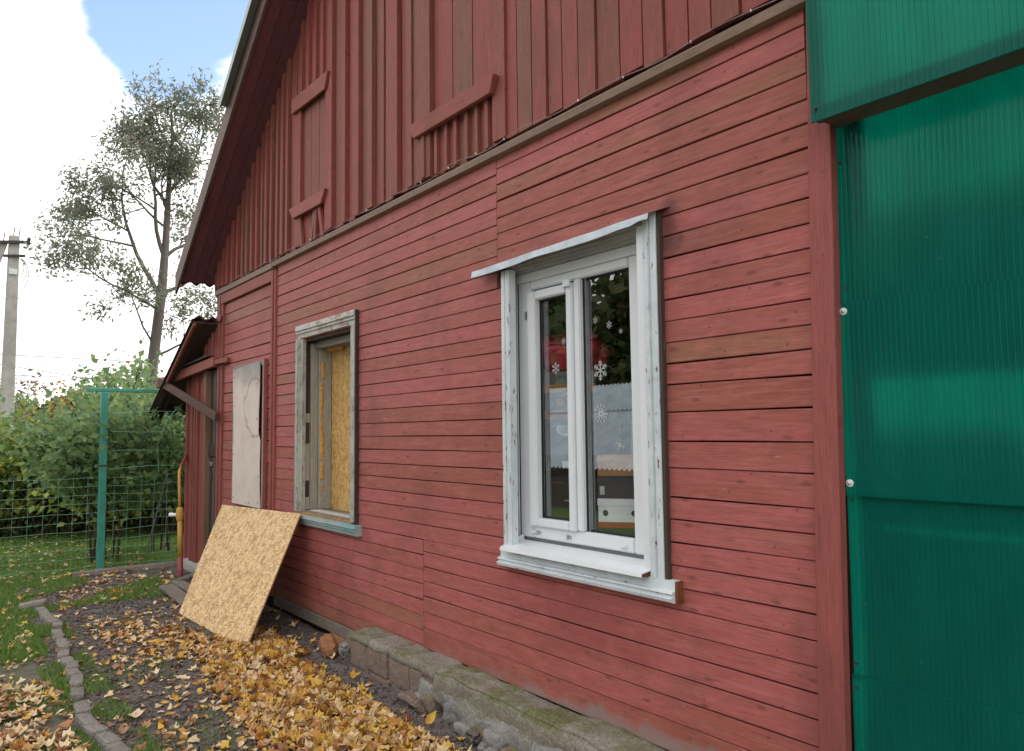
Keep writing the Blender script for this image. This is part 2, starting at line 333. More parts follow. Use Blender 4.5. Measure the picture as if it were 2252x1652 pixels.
# ------------------------------------------------------------------ mesh helpers
class MB:
    def __init__(s): s.v, s.f = [], []
    def add(s, vs, fs):
        o = len(s.v); s.v += [tuple(p) for p in vs]; s.f += [tuple(i + o for i in f) for f in fs]; return s
    def hexa(s, p):        # 0-3 bottom ring, 4-7 top ring
        return s.add(p, [(3, 2, 1, 0), (4, 5, 6, 7), (0, 1, 5, 4), (1, 2, 6, 5), (2, 3, 7, 6), (3, 0, 4, 7)])
    def box(s, x0, x1, y0, y1, z0, z1):
        return s.hexa([(x0, y0, z0), (x1, y0, z0), (x1, y1, z0), (x0, y1, z0), (x0, y0, z1), (x1, y0, z1), (x1, y1, z1), (x0, y1, z1)])
    def beam(s, a, b, w, h, upv=(0, 0, 1)):
        a, b = Vector(a), Vector(b); d = (b - a).normalized(); u = Vector(upv)
        sd = d.cross(u).normalized() * w / 2; u = sd.cross(d).normalized() * h / 2
        return s.hexa([a - sd - u, a + sd - u, b + sd - u, b - sd - u, a - sd + u, a + sd + u, b + sd + u, b - sd + u])
    def extrude(s, prof, a, b, ax):   # closed profile of 2D points swept along axis ax from a to b
        n = len(prof); P = []
        for t in (a, b):
            for (p, q) in prof:
                P.append({'X': (t, p, q), 'Z': (p, q, t), 'Y': (p, t, q)}[ax])
        fs = [tuple(range(n)), tuple(reversed(range(n, 2 * n)))]
        fs += [(i, i + n, (i + 1) % n + n, (i + 1) % n) for i in range(n)]
        return s.add(P, fs)
    def tube(s, path, r, n=8, cap=True):
        path = [Vector(p) for p in path]; k = len(path)
        rs = r if isinstance(r, (list, tuple)) else [r] * k
        vs, fs = [], []; prev = None
        for i, p in enumerate(path):
            d = (path[min(i + 1, k - 1)] - path[max(i - 1, 0)])
            d = d.normalized() if d.length > 1e-9 else Vector((0, 0, 1))
            if prev is None:
                ref = Vector((0, 0, 1)) if abs(d.z) < .9 else Vector((1, 0, 0)); sd = d.cross(ref).normalized()
            else:
                sd = prev - d * prev.dot(d); sd = sd.normalized()
            prev = sd; u = d.cross(sd)
            for j in range(n):
                a = 2 * PI * j / n; vs.append(p + (sd * math.cos(a) + u * math.sin(a)) * rs[i])
        for i in range(k - 1):
            for j in range(n): fs.append((i * n + j, i * n + (j + 1) % n, (i + 1) * n + (j + 1) % n, (i + 1) * n + j))
        if cap: fs += [tuple(reversed(range(n))), tuple(range((k - 1) * n, k * n))]
        return s.add(vs, fs)
    def disc(s, c, nrm, r, th, n=14):
        c, nrm = Vector(c), Vector(nrm).normalized(); return s.tube([c, c + nrm * th], r, n)
    def chunk(s, x0, x1, y0, y1, z0, z1, seed=0, amp=.012, res=.05, freq=6., rnd_=.12):
        import itertools
        nx, ny, nz = (max(2, int(round((b - a) / res))) for a, b in ((x0, x1), (y0, y1), (z0, z1)))
        idx, vs, fs = {}, [], []
        c = Vector(((x0 + x1) / 2, (y0 + y1) / 2, (z0 + z1) / 2)); h = Vector(((x1 - x0) / 2, (y1 - y0) / 2, (z1 - z0) / 2)); hm = min(h)
        def vert(i, j, k):
            if (i, j, k) not in idx:
                q = Vector((2 * i / nx - 1, 2 * j / ny - 1, 2 * k / nz - 1)); p = Vector((q.x * h.x, q.y * h.y, q.z * h.z))
                e = [max(0, 1 - (1 - abs(q[t])) * h[t] / (hm * .6)) for t in range(3)]
                for t in range(3):
                    o = max(e[(t + 1) % 3], e[(t + 2) % 3]) if abs(q[t]) > .999 else 0
                    if o > 0: p[t] -= math.copysign(rnd_ * hm * o ** 2, p[t])
                w = c + p
                nv = mnoise.noise_vector(w * freq + Vector((seed, seed * 1.7, seed * .3))) * amp + mnoise.noise_vector(w * freq * 3.3 + Vector((seed, 0, 9))) * amp * .45
                idx[(i, j, k)] = len(vs); vs.append(w + nv)
            return idx[(i, j, k)]
        for i in range(nx):
            for j in range(ny):
                fs.append((vert(i, j, 0), vert(i, j + 1, 0), vert(i + 1, j + 1, 0), vert(i + 1, j, 0)))
                fs.append((vert(i, j, nz), vert(i + 1, j, nz), vert(i + 1, j + 1, nz), vert(i, j + 1, nz)))
        for i in range(nx):
            for k in range(nz):
                fs.append((vert(i, 0, k), vert(i + 1, 0, k), vert(i + 1, 0, k + 1), vert(i, 0, k + 1)))
                fs.append((vert(i, ny, k), vert(i, ny, k + 1), vert(i + 1, ny, k + 1), vert(i + 1, ny, k)))
        for j in range(ny):
            for k in range(nz):
                fs.append((vert(0, j, k), vert(0, j, k + 1), vert(0, j + 1, k + 1), vert(0, j + 1, k)))
                fs.append((vert(nx, j, k), vert(nx, j + 1, k), vert(nx, j + 1, k + 1), vert(nx, j, k + 1)))
        return s.add(vs, fs)
    def build(s, name, mat, parent=None, smooth=False, bevel=0., seg=1):
        me = bpy.data.meshes.new(name); me.from_pydata(s.v, [], s.f)
        if bevel:
            bm = bmesh.new(); bm.from_mesh(me)
            bmesh.ops.bevel(bm, geom=[e for e in bm.edges if len(e.link_faces) == 2 and e.calc_face_angle(0) > .5], offset=bevel, segments=seg, affect='EDGES', clamp_overlap=True)
            bm.to_mesh(me); bm.free()
        if smooth: me.polygons.foreach_set('use_smooth', [True] * len(me.polygons))
        me.materials.append(M[mat] if isinstance(mat, str) else mat)
        o = bpy.data.objects.new(name, me); COL.objects.link(o)
        if parent is not None:
            o.parent = parent; o.location = -wloc(parent)
        return o
def wloc(o):
    p = Vector((0, 0, 0))
    while o is not None: p = p + o.location; o = o.parent
    return p
def tag(o, label=None, cat=None, group=None, kind=None):
    for k, v in (('label', label), ('category', cat), ('group', group), ('kind', kind)):
        if v: o[k] = v
    return o
def empty(name, loc, parent=None):
    o = bpy.data.objects.new(name, None); COL.objects.link(o); o.empty_display_size = .1
    if parent is not None: o.parent = parent; o.location = Vector(loc) - wloc(parent)
    else: o.location = loc
    return o
def np_mesh(name, verts, faces, mats, parent=None, midx=None, smooth=False):
    """verts (N,3); faces (F,k) all of one size"""
    me = bpy.data.meshes.new(name); F, k = faces.shape
    me.vertices.add(len(verts)); me.vertices.foreach_set('co', np.asarray(verts, np.float32).ravel())
    me.loops.add(F * k); me.loops.foreach_set('vertex_index', faces.astype(np.int32).ravel())
    me.polygons.add(F); me.polygons.foreach_set('loop_start', np.arange(0, F * k, k, dtype=np.int32))
    for m in mats: me.materials.append(M[m] if isinstance(m, str) else m)
    if midx is not None: me.polygons.foreach_set('material_index', midx.astype(np.int32))
    if smooth: me.polygons.foreach_set('use_smooth', np.ones(F, bool))
    me.update(calc_edges=True); me.validate()
    o = bpy.data.objects.new(name, me); COL.objects.link(o)
    if parent is not None: o.parent = parent; o.location = -wloc(parent)
    return o
def wob(x, s, amp): return mnoise.noise(Vector((x * 1.3, s * 7.31, s * 2.17))) * amp

# ================================================================== ground
def gz(x, y):
    """height of the trodden ground near the house"""
    f = max(0., min(1., (x + 13) / 2)) * max(0., min(1., (y + 3.4) / .5))
    p = Vector((x, y, 0))
    return f * (.016 * mnoise.noise(p * 1.7) + .010 * mnoise.noise(p * 6) + .005 * mnoise.noise(p * 19))
def axis(fa, fb, step, lo, hi):
    a = list(np.arange(fa, fb + 1e-6, step)); d = step; t = fa
    while t > lo: d *= 1.6; t -= d; a.insert(0, max(t, lo))
    d = step; t = fb
    while t < hi: d *= 1.6; t += d; a.append(min(t, hi))
    return a
gx = axis(-10.6, -2.2, .045, -900, 900); gy = axis(-2.9, .06, .045, -900, 900)
gv = np.array([(x, y, gz(x, y)) for y in gy for x in gx]); nx = len(gx)
gi = np.array([(j * nx + i, j * nx + i + 1, (j + 1) * nx + i + 1, (j + 1) * nx + i) for j in range(len(gy) - 1) for i in range(nx - 1)])
ground = tag(np_mesh('ground', gv, gi, ['soil'], smooth=True), 'trodden brown soil with moss and lawn around the house', kind='structure')

# ================================================================== house
HL = Vector((-5.2, 0, 0))
house = empty('wooden_house', HL)
tag(house, 'red painted wooden house with horizontal siding and a board gable', 'house')
SL = .7357; APX = -4.95
def zroof(x):
    return 3.40 + SL * (x + 9.03) if x <= APX else 3.40 + SL * (APX + 9.03) - SL * (x - APX)

# wall core behind the cladding, with the two window openings
core = MB()
for (x0, x1, z0, z1) in ((-8.98, -6.38, -.06, 3.3), (-6.38, -5.34, -.06, .93), (-6.38, -5.34, 2.42, 3.3), (-5.34, -3.44, -.06, 3.3),
                         (-3.44, -2.40, -.06, .99), (-3.44, -2.40, 2.575, 3.3), (-2.40, -1.46, -.06, 3.3)):
    core.box(x0, x1, .003, .10, z0, z1)
core.build('wall_core', 'core', house)
g = MB(); n = 24
xs = [-8.98 + i * (7.52 / n) for i in range(n + 1)]
for i in range(n):
    a, b = xs[i], xs[i + 1]
    g.hexa([(a, .004, 3.3), (b, .004, 3.3), (b, .06, 3.3), (a, .06, 3.3), (a, .004, zroof(a) - .01), (b, .004, zroof(b) - .01), (b, .06, zroof(b) - .01), (a, .06, zroof(a) - .01)])
g.build('gable_core', 'core', house)
# other walls of the house, never seen from the yard but standing
w = MB(); w.box(-8.98, -8.90, .10, 7.0, -.06, 3.4); w.build('side_wall', 'siding', house)
w = MB(); w.box(-1.54, -1.46, .10, 7.0, -.06, 3.4); w.build('side_wall', 'siding', house)
w = MB(); w.box(-8.90, -1.54, 6.92, 7.0, -.06, 3.4); w.build('back_wall', 'siding', house)

# ---- siding: every board its own piece
def siding_board(x0, x1, zb, zt, seed, tilt=0.):
    n = max(2, int((x1 - x0) / .16)); vs, fs = [], []
    g0, g1 = .0018 + abs(wob(seed, 3.3, .007)), .0014
    warp = wob(seed, 9.1, .006)
    for i in range(n + 1):
        x = x0 + (x1 - x0) * i / n; t = i / n
        lo = zb + g0 + wob(x, seed, .0035) + tilt * (t - .5); hi = zt - g1 + wob(x, seed + 40, .0035) + tilt * (t - .5)
        d = wob(x, seed + 80, .003) + warp * abs(t - .5) * .6
        vs += [(x, .002, lo), (x, -.0185 + d, lo), (x, -.0205 + d, lo + .0025), (x, -.0175 + d, hi - .003), (x, -.0145 + d, hi), (x, .002, hi)]
    for i in range(n):
        for j in range(6): a, b = i * 6 + j, i * 6 + (j + 1) % 6; fs.append((a, b, b + 6, a + 6))
    fs += [tuple(range(5, -1, -1)), tuple(n * 6 + j for j in range(6))]
    o = MB().add(vs, fs).build('siding_board', 'siding', house)
    return o
right_z = [3.205, 3.125, 3.03, 2.932, 2.834, 2.742, 2.648, 2.551, 2.458, 2.361, 2.267, 2.174, 2.078, 1.983, 1.89, 1.796, 1.674, 1.548, 1.433, 1.306, 1.213, 1.115, 1.019, .923, .83, .735, .642, .549, .452, .352, .222]
mid_z = [3.19, 3.091, 2.991, 2.896, 2.797, 2.712, 2.611, 2.52, 2.423, 2.334, 2.242, 2.149, 2.056, 1.96, 1.868, 1.772, 1.672, 1.578, 1.484, 1.385, 1.29, 1.196, 1.104, 1.004, .905, .81, .716, .62, .522, .428, .332, .236, .138]
far_z = [3.05, 2.93, 2.82, 2.70, 2.595, 2.48, 2.375, 2.27, 2.165, 2.055, 1.95, 1.85, 1.745, 1.645, 1.54, 1.435, 1.33, 1.225, 1.12, 1.02, .92, .82, .72, .62, .52, .42, .32, .22, .12]
sd = 0
for i in range(len(far_z) - 1):
    sd += 1; siding_board(-8.60, -7.088, far_z[i + 1], far_z[i], sd, wob(sd, 1, .012))
for i in range(len(mid_z) - 1):
    zt, zb = mid_z[i], mid_z[i + 1]; zm = (zt + zb) / 2
    end = -3.502 if zm > 2.44 else (-3.40 if zm > .93 else -4.342)
    if .90 < zm < 2.45: spans = [(-7.0, -6.39), (-5.345, end)]
    else: spans = [(-7.0, end)]
    for a, b in spans: sd += 1; siding_board(a, b, zb, zt, sd, wob(sd, 2, .008))
for i in range(len(right_z) - 1):
    zt, zb = right_z[i], right_z[i + 1]; zm = (zt + zb) / 2
    st = -3.498 if zm > 2.52 else (-4.338 if zm < .95 else -2.335)
    sd += 1; siding_board(st, -1.53, zb, zt, sd, wob(sd, 4, .008))
# weathered sill beam under the lowest boards
MB().box(-7.0, -4.50, -.028, -.002, .045, .134).build('sill_beam', 'greywood', house, bevel=.004)

# ---- vertical trim
MB().hexa([(-1.585, -.046, -.05), (-1.482, -.046, -.05), (-1.482, -.001, -.05), (-1.585, -.001, -.05), (-1.505, -.046, 3.19), (-1.418, -.046, 3.19), (-1.418, -.001, 3.19), (-1.505, -.001, 3.19)]).build('corner_board', 'redtrim', house, bevel=.003)
MB().box(-7.085, -7.045, -.052, -.001, .12, 3.16).build('trim_strip', 'redtrim', house, bevel=.003)
MB().box(-7.040, -7.004, -.040, -.001, .12, 3.16).build('trim_strip', 'redtrim', house, bevel=.003)
MB().box(-8.735, -8.675, -.058, .0, .05, 3.165).build('corner_board', 'redtrim', house, bevel=.003)
MB().box(-8.670, -8.605, -.044, .0, .05, 3.054).build('corner_board', 'redtrim', house, bevel=.003)
MB().box(-8.672, -7.09, -.050, -.001, 3.056, 3.165).build('frieze_board', 'redtrimx', house, bevel=.004)
MB().box(-8.76, -8.60, -.072, -.060, 2.86, 2.93).build('junction_cover', 'redtrim', house, bevel=.003)
MB().beam((-8.70, -.09, 2.41), (-8.38, -.045, 2.415), .03, .05).build('stub_batten', 'redtrimx', house)

# ---- belt trim between wall and gable
MB().extrude([(-.058, 3.178), (-.062, 3.226), (-.040, 3.243), (0, 3.247), (0, 3.170), (-.03, 3.170)], -8.86, -7.06, 'X').build('belt_trim', 'olive', house)
MB().extrude([(-.056, 3.190), (-.060, 3.222), (-.046, 3.236), (-.042, 3.242), (0, 3.250), (0, 3.184), (-.034, 3.184)], -7.058, -1.47, 'X').build('belt_trim', 'olive', house)
pts = []
for i in range(160):
    x = -8.3 + i * (6.85 / 159); pts.append((x, -.071 + .006 * math.sin(x * 7), 3.247 + .010 * math.sin(x * 9.3) + wob(x * 3, 5, .008)))
MB().tube(pts, .0022, 5).build('light_string', 'cable', house, True)
for x in (-7.05, -6.1, -5.05, -4.27, -3.93, -3.63, -3.35, -2.73, -2.42, -2.02, -1.72):
    MB().box(x - .003, x + .003, -.078, -.069, 3.242, 3.253).build('string_clip', 'clip', house, bevel=.002)

# ---- gable boards
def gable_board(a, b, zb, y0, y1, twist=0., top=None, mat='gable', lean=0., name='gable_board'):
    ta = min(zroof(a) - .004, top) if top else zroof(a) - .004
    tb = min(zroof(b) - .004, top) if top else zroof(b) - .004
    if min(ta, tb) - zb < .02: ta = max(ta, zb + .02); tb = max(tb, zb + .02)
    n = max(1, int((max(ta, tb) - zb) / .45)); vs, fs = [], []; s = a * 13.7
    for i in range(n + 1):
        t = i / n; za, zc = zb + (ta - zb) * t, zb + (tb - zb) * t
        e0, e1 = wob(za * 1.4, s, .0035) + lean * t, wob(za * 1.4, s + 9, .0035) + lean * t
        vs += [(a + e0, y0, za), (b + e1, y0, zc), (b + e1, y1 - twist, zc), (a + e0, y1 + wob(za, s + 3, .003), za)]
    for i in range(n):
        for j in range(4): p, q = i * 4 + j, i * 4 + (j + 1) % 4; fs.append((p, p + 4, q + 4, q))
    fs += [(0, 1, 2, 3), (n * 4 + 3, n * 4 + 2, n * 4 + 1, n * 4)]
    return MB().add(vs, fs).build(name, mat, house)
zb0 = lambda: 3.258 + rnd.uniform(0, .022)
# field of boards behind narrow cover strips, from the eave to the small hatch
lines = [-8.93, -8.772, -8.616, -8.464, -8.288, -8.117, -7.952, -7.818, -7.663, -7.512, -7.365, -7.247, -7.108, -6.952, -6.822, -6.70, -6.555]
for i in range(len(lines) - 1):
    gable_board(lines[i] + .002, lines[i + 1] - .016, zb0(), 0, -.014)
for x in lines[1:-1]:
    wdt = rnd.uniform(.045, .066); gable_board(x - wdt - .010, x - .010, zb0(), -.0165, -.046, name='cover_strip')
gable_board(-8.975, -8.935, 3.25, 0, -.03, name='cover_strip')
# small hatch
gable_board(-6.550, -6.408, zb0(), 0, -.044, top=4.62)
gable_board(-5.878, -5.783, zb0(), 0, -.044, top=4.62)
for a, b in ((-6.398, -6.238), (-6.229, -6.064), (-6.054, -5.892)):
    gable_board(a, b, 3.60, 0, -.014, top=4.60, name='hatch_board')
    gable_board(a, b, 3.25, 0, -.012, top=3.595)
for a, b in ((-6.55, -6.40), (-6.397, -6.245), (-6.242, -6.09), (-6.087, -5.94), (-5.937, -5.783)):
    gable_board(a, b, 4.625, 0, -.016)
for x in (-6.395, -6.24, -6.085, -5.935, -5.79): gable_board(x - .05, x, 4.60 + rnd.uniform(0, .03), -.0165, -.042, name='cover_strip')
MB().hexa([(-6.555, -.075, 4.50), (-5.85, -.066, 4.475), (-5.85, -.045, 4.475), (-6.555, -.045, 4.50), (-6.555, -.075, 4.635), (-5.765, -.075, 4.605), (-5.765, -.045, 4.605), (-6.555, -.045, 4.635)]).build('hatch_rail', 'redtrimx', house, bevel=.003)
MB().hexa([(-6.515, -.072, 3.525), (-5.90, -.072, 3.512), (-5.90, -.045, 3.512), (-6.515, -.045, 3.525), (-6.605, -.072, 3.632), (-5.815, -.072, 3.622), (-5.815, -.045, 3.622), (-6.605, -.045, 3.632)]).build('hatch_rail', 'redtrimx', house, bevel=.003)
for (xa, xb, l) in ((-6.40, -6.355, -.05), (-6.20, -6.15, .09), (-6.12, -6.075, .035), (-5.955, -5.905, -.075)):
    gable_board(xa, xb, 3.252, -.018, -.043, top=3.53, lean=l, name='broken_strip')
# field between the hatches, boards in two layers
ln = [-5.778, -5.717, -5.525, -5.463, -5.327, -5.225, -5.084, -5.001, -4.855, -4.715, -4.616, -4.485, -4.416]
for i in range(len(ln) - 1):
    a, b = ln[i], ln[i + 1]
    if (b - a) < .105: gable_board(a - .004, b - .006, zb0(), -.0165, -.050, .004, name='cover_strip')
    else: gable_board(a + .008, b - .014, zb0(), 0, -.022, .006)
# large hatch, its top above the picture
gable_board(-4.412, -4.378, zb0(), 0, -.040, name='cover_strip')
gable_board(-4.372, -4.196, zb0(), 0, -.046)
for a, b in ((-4.185, -3.972), (-3.960, -3.747), (-3.735, -3.55)): gable_board(a, b, 3.60, 0, -.012, top=5.35, name='hatch_board')
gable_board(-3.548, -3.500, 3.60, -.013, -.044)
gable_board(-3.495, -3.374, zb0(), 0, -.046)
for a, b in ((-4.19, -4.07), (-4.065, -3.94), (-3.935, -3.81), (-3.805, -3.68), (-3.675, -3.50)): gable_board(a, b, zb0(), 0, -.014, top=3.60)
for x in (-4.285, -4.155, -4.035, -3.925, -3.80, -3.69, -3.585): gable_board(x, x + .034, zb0(), -.0165 if x > -4.19 else -.047, -.040 if x > -4.19 else -.06, top=3.60, name='cover_strip')
MB().hexa([(-4.355, -.082, 3.568), (-3.475, -.082, 3.559), (-3.475, -.047, 3.559), (-4.355, -.047, 3.568), (-4.410, -.092, 3.668), (-3.424, -.092, 3.658), (-3.424, -.047, 3.658), (-4.410, -.047, 3.668)]).build('hatch_ledge', 'redtrimx', house, bevel=.004)
# lapped boards towards the corner
ln = [-3.370, -3.268, -3.134, -3.007, -2.886, -2.758, -2.63, -2.47, -2.32, -2.194, -2.057, -1.932, -1.791, -1.65, -1.47]
for i in range(len(ln) - 1):
    a, b = ln[i], ln[i + 1]
    gable_board(a - .001, b - .010, zb0() + .004, .001, -.030 - .004 * (i % 3), .003)

# ---- main roof
def slope_beam(xa, xb, y0, y1, lo, hi, name, mat, parent=house, zf=zroof):
    return MB().hexa([(xa, y0, zf(xa) + lo), (xb, y0, zf(xb) + lo), (xb, y1, zf(xb) + lo), (xa, y1, zf(xa) + lo),
                      (xa, y0, zf(xa) + hi), (xb, y0, zf(xb) + hi), (xb, y1, zf(xb) + hi), (xa, y1, zf(xa) + hi)]).build(name, mat, parent)
RE = -1.38    # foot of the far slope
for (y0, y1) in ((-.365, -.247), (-.243, -.125), (-.121, .004)):
    slope_beam(-9.10, APX, y0, y1, 0, .022, 'soffit_plank', 'soffit'); slope_beam(APX, RE, y0, y1, 0, .022, 'soffit_plank', 'soffit')
slope_beam(-9.24, APX, -.395, -.370, -.02, .205, 'barge_board', 'barge'); slope_beam(APX, RE + .1, -.395, -.370, -.02, .205, 'barge_board', 'barge')
def corr(xa, xb, y0, y1, zf, off, name, mat, parent, pitch=.15, amp=.022, th=.008, nslope=1):
    vs, fs = [], []; ny = int((y1 - y0) / (pitch / 8))
    for s_ in range(2):
        for i in range(nslope + 1):
            x = xa + (xb - xa) * i / nslope
            for j in range(ny + 1):
                y = y0 + (y1 - y0) * j / ny
                vs.append((x, y, zf(x) + off + amp * math.sin(2 * PI * y / pitch) + s_ * th))
    row = ny + 1; L = row * (nslope + 1)
    for i in range(nslope):
        for j in range(ny):
            a = i * row + j; fs += [(a, a + row, a + row + 1, a + 1), (a + L, a + L + 1, a + L + row + 1, a + L + row)]
    for j in range(ny):
        e = nslope * row + j; fs += [(j, j + 1, j + 1 + L, j + L), (e, e + L, e + L + 1, e + 1)]
    for i in range(nslope):
        a, b = i * row, i * row + ny; fs += [(a, a + L, a + L + row, a + row), (b, b + row, b + row + L, b + L)]
    return MB().add(vs, fs).build(name, mat, parent)
corr(-9.16, APX, -.36, 7.3, zroof, .045, 'roof_sheet', 'asbestos', house); corr(APX, RE, -.36, 7.3, zroof, .045, 'roof_sheet', 'asbestos', house)
slope_beam(-7.42, APX, -.47, -.30, .208, .222, 'roof_edge_flashing', 'roofmetal'); slope_beam(-7.42, APX, -.47, -.462, .14, .206, 'roof_edge_flashing', 'roofmetal')
slope_beam(APX, RE, -.47, -.30, .208, .222, 'roof_edge_flashing', 'roofmetal')
# torn roofing felt hanging behind the barge board near the eave
MB().add([(-9.0, -.368, zroof(-9.0) - .06), (-8.5, -.368, zroof(-8.5) - .02), (-8.1, -.368, zroof(-8.1) - .05), (-7.9, -.368, zroof(-7.9) + .02), (-9.05, -.366, zroof(-9.05) + .05), (-7.9, -.366, zroof(-7.9) + .05)], [(0, 1, 2, 3, 5, 4)]).build('torn_felt', 'core', house)

# ---- board nailed over a blind window
panel = empty('covered_window', (-7.7, 0, .9), house)
outl = [(-8.125, .90), (-8.128, 1.10), (-8.120, 1.32), (-8.130, 1.50), (-8.108, 1.505), (-8.118, 1.72), (-8.140, 1.95), (-8.155, 2.15), (-8.160, 2.285), (-7.75, 2.300), (-7.36, 2.312),
        (-7.30, 2.27), (-7.305, 2.05), (-7.325, 1.80), (-7.330, 1.62), (-7.295, 1.545), (-7.305, 1.30), (-7.295, 1.05), (-7.27, .90)]
b = MB(); n = len(outl)
yf = lambda x, z: -.062 - (.018 * max(0, (x + 7.8)) * (1.5 if z > 1.6 else .6))
b.add([(x, yf(x, z) + .006, z) for x, z in outl] + [(x, yf(x, z), z) for x, z in outl], [tuple(range(n)), tuple(range(2 * n - 1, n - 1, -1))] + [(i, i + n, (i + 1) % n + n, (i + 1) % n) for i in range(n)])
b.build('fibreboard_sheet', 'ply', panel)
MB().box(-7.29, -7.245, -.052, -.0245, .90, 2.32).build('casing', 'greywoodz', panel)
MB().box(-7.243, -7.225, -.058, -.0245, .89, 2.33).build('casing', 'redtrim', panel)
MB().box(-8.17, -7.292, -.052, -.0245, 2.275, 2.32).build('casing', 'greywood', panel)
MB().box(-8.175, -8.13, -.052, -.0245, .90, 2.27).build('casing', 'greywoodz', panel)
for x, z in ((-8.09, .96), (-8.09, 1.4), (-8.1, 1.9), (-8.1, 2.2), (-7.33, .95), (-7.33, 1.2), (-7.36, 1.75), (-7.36, 2.1), (-7.7, .93), (-7.6, .935)):
    MB().disc((x, yf(x, z) - .0005, z), (0, -1, 0), .006, .004, 8).build('nail', 'rust', panel)

# ---- boarded-up window
wb = empty('boarded_window', (-5.87, 0, .9), house)
pf = lambda xo, xi, s: [(xo, -.001), (xo, -.052), (xo + s * .055, -.058), (xo + s * .060, -.046), (xo + s * .078, -.046), (xo + s * .083, -.036), (xi, -.034), (xi, -.001)]
MB().extrude(pf(-6.462, -6.345, 1), .94, 2.43, 'Z').build('casing', 'greycasing', wb)
MB().extrude(pf(-5.292, -5.39, -1), .94, 2.43, 'Z').build('casing', 'greycasing', wb)
MB().box(-5.291, -5.275, -.050, -.001, .92, 2.54).build('casing_edge', 'darkwood', wb)
hp = [(-.001, 2.545), (-.052, 2.545), (-.060, 2.50), (-.050, 2.492), (-.050, 2.474), (-.040, 2.468), (-.038, 2.435), (-.001, 2.432)]
MB().extrude(hp, -6.462, -5.292, 'X').build('casing_head', 'greycasingx', wb)
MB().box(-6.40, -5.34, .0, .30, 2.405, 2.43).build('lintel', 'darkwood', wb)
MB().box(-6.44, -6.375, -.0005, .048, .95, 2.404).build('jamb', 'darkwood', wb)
MB().box(-6.44, -6.362, .0, .049, .95, 1.78).build('jamb', 'greywoodz', wb, bevel=.004)
MB().box(-6.44, -6.345, .050, .112, .95, 2.395).build('jamb', 'greywoodz', wb, bevel=.004)
MB().box(-6.44, -6.325, .114, .228, .95, 2.385).build('jamb', 'greywoodz', wb, bevel=.003)
MB().box(-5.40, -5.33, .0, .228, .95, 2.40).build('jamb', 'greywoodz', wb)
MB().box(-6.324, -5.41, .08, .228, 2.345, 2.40).build('head_jamb', 'greywood', wb)
for (z0, z1) in ((1.52, 1.70), (1.06, 1.20)): MB().box(-6.361, -6.3585, .004, .040, z0, z1).build('hinge_mortise', 'darkwood', wb)
fm = MB(); fm.chunk(-6.3262, -6.3225, .122, .162, 1.20, 1.62, 3, .0045, .02, 16, .2); fm.chunk(-6.3262, -6.3225, .118, .150, 1.60, 2.05, 5, .0045, .02, 16, .2); fm.chunk(-6.3262, -6.3225, .130, .165, 2.08, 2.24, 9, .0045, .02, 16, .2); fm.build('mounting_foam', 'foam', wb, True)
for (y, z, s) in ((.13, 1.10, .016), (.14, 1.02, .012), (.15, 1.14, .013)): MB().chunk(-6.327, -6.319, y, y + s, z, z + s * 2, y * 90, .003, .01, 30, .3).build('mounting_foam', 'foam', wb, True)
for (x, s) in ((-6.29, .05), (-6.20, .06), (-6.10, .045)): MB().chunk(x - s, x + s, .17, .245, 2.325, 2.385, x * 50, .014, .02, 16, .5).build('mounting_foam', 'foam', wb, True)
MB().box(-6.42, -5.36, .232, .244, .93, 2.41).build('osb_infill', 'osbv', wb)
# the strand texture lies in x/y, so the sheet is given upright coordinates by turning its own space
o = wb.children[-1]; me = o.data
for v in me.vertices: v.co = Vector((v.co.x, v.co.z, -v.co.y))
o.rotation_euler = (PI / 2, 0, 0)
MB().box(-6.40, -5.33, -.012, .231, .915, .949).build('inner_sill', 'greywood', wb, bevel=.004)
MB().chunk(-6.30, -5.45, .02, .12, .94, .956, 5, .003, .03, 20, .2).build('lime_dust', 'concrete', wb, True)
MB().box(-6.43, -5.34, -.040, -.0005, .922, .938).build('sill_edge', 'osbedge', wb)
sp = [(-.001, .922), (-.078, .920), (-.082, .895), (-.066, .886), (-.068, .873), (-.060, .866), (-.056, .842), (-.001, .840)]
MB().extrude(sp, -6.46, -5.225, 'X').build('outer_sill', 'turq', wb)

# ---- plastic window with old white casing
ww = empty('plastic_window', (-2.86, 0, .9), house)
cp = lambda xo, xi, s: [(xo, -.001), (xo, -.050), (xo + s * .030, -.054), (xo + s * .034, -.044), (xo + s * .042, -.044), (xo + s * .046, -.056), (xi - s * .004, -.050), (xi, -.044), (xi, -.001)]
MB().extrude(cp(-3.425, -3.355, 1), .955, 2.505, 'Z').build('casing', 'oldwhite', ww)
MB().extrude(cp(-2.268, -2.350, -1), .955, 2.575, 'Z').build('casing', 'oldwhite', ww)
MB().box(-2.267, -2.250, -.045, -.001, .95, 2.57).build('casing_edge', 'darkwood', ww)
MB().hexa([(-3.357, -.043, .98), (-3.354, -.043, .98), (-3.42, .06, .98), (-3.44, .06, .98), (-3.357, -.043, 2.50), (-3.354, -.043, 2.50), (-3.42, .06, 2.50), (-3.44, .06, 2.50)]).build('reveal', 'headgrey', ww)
MB().box(-3.47, -3.418, .045, .066, 1.0, 2.47).build('reveal_strip', 'pvc', ww, bevel=.004)
MB().hexa([(-2.39, -.043, .98), (-2.351, -.043, .98), (-2.41, .066, .98), (-2.47, .066, .98), (-2.39, -.043, 2.54), (-2.351, -.043, 2.54), (-2.41, .066, 2.54), (-2.47, .066, 2.54)]).build('reveal_strip', 'pvc', ww)
hd = [(-.050, 2.555), (-.052, 2.535), (-.036, 2.530), (-.034, 2.519), (-.012, 2.515), (-.010, 2.505), (.020, 2.502), (.022, 2.492), (.066, 2.488), (.066, 2.56)]
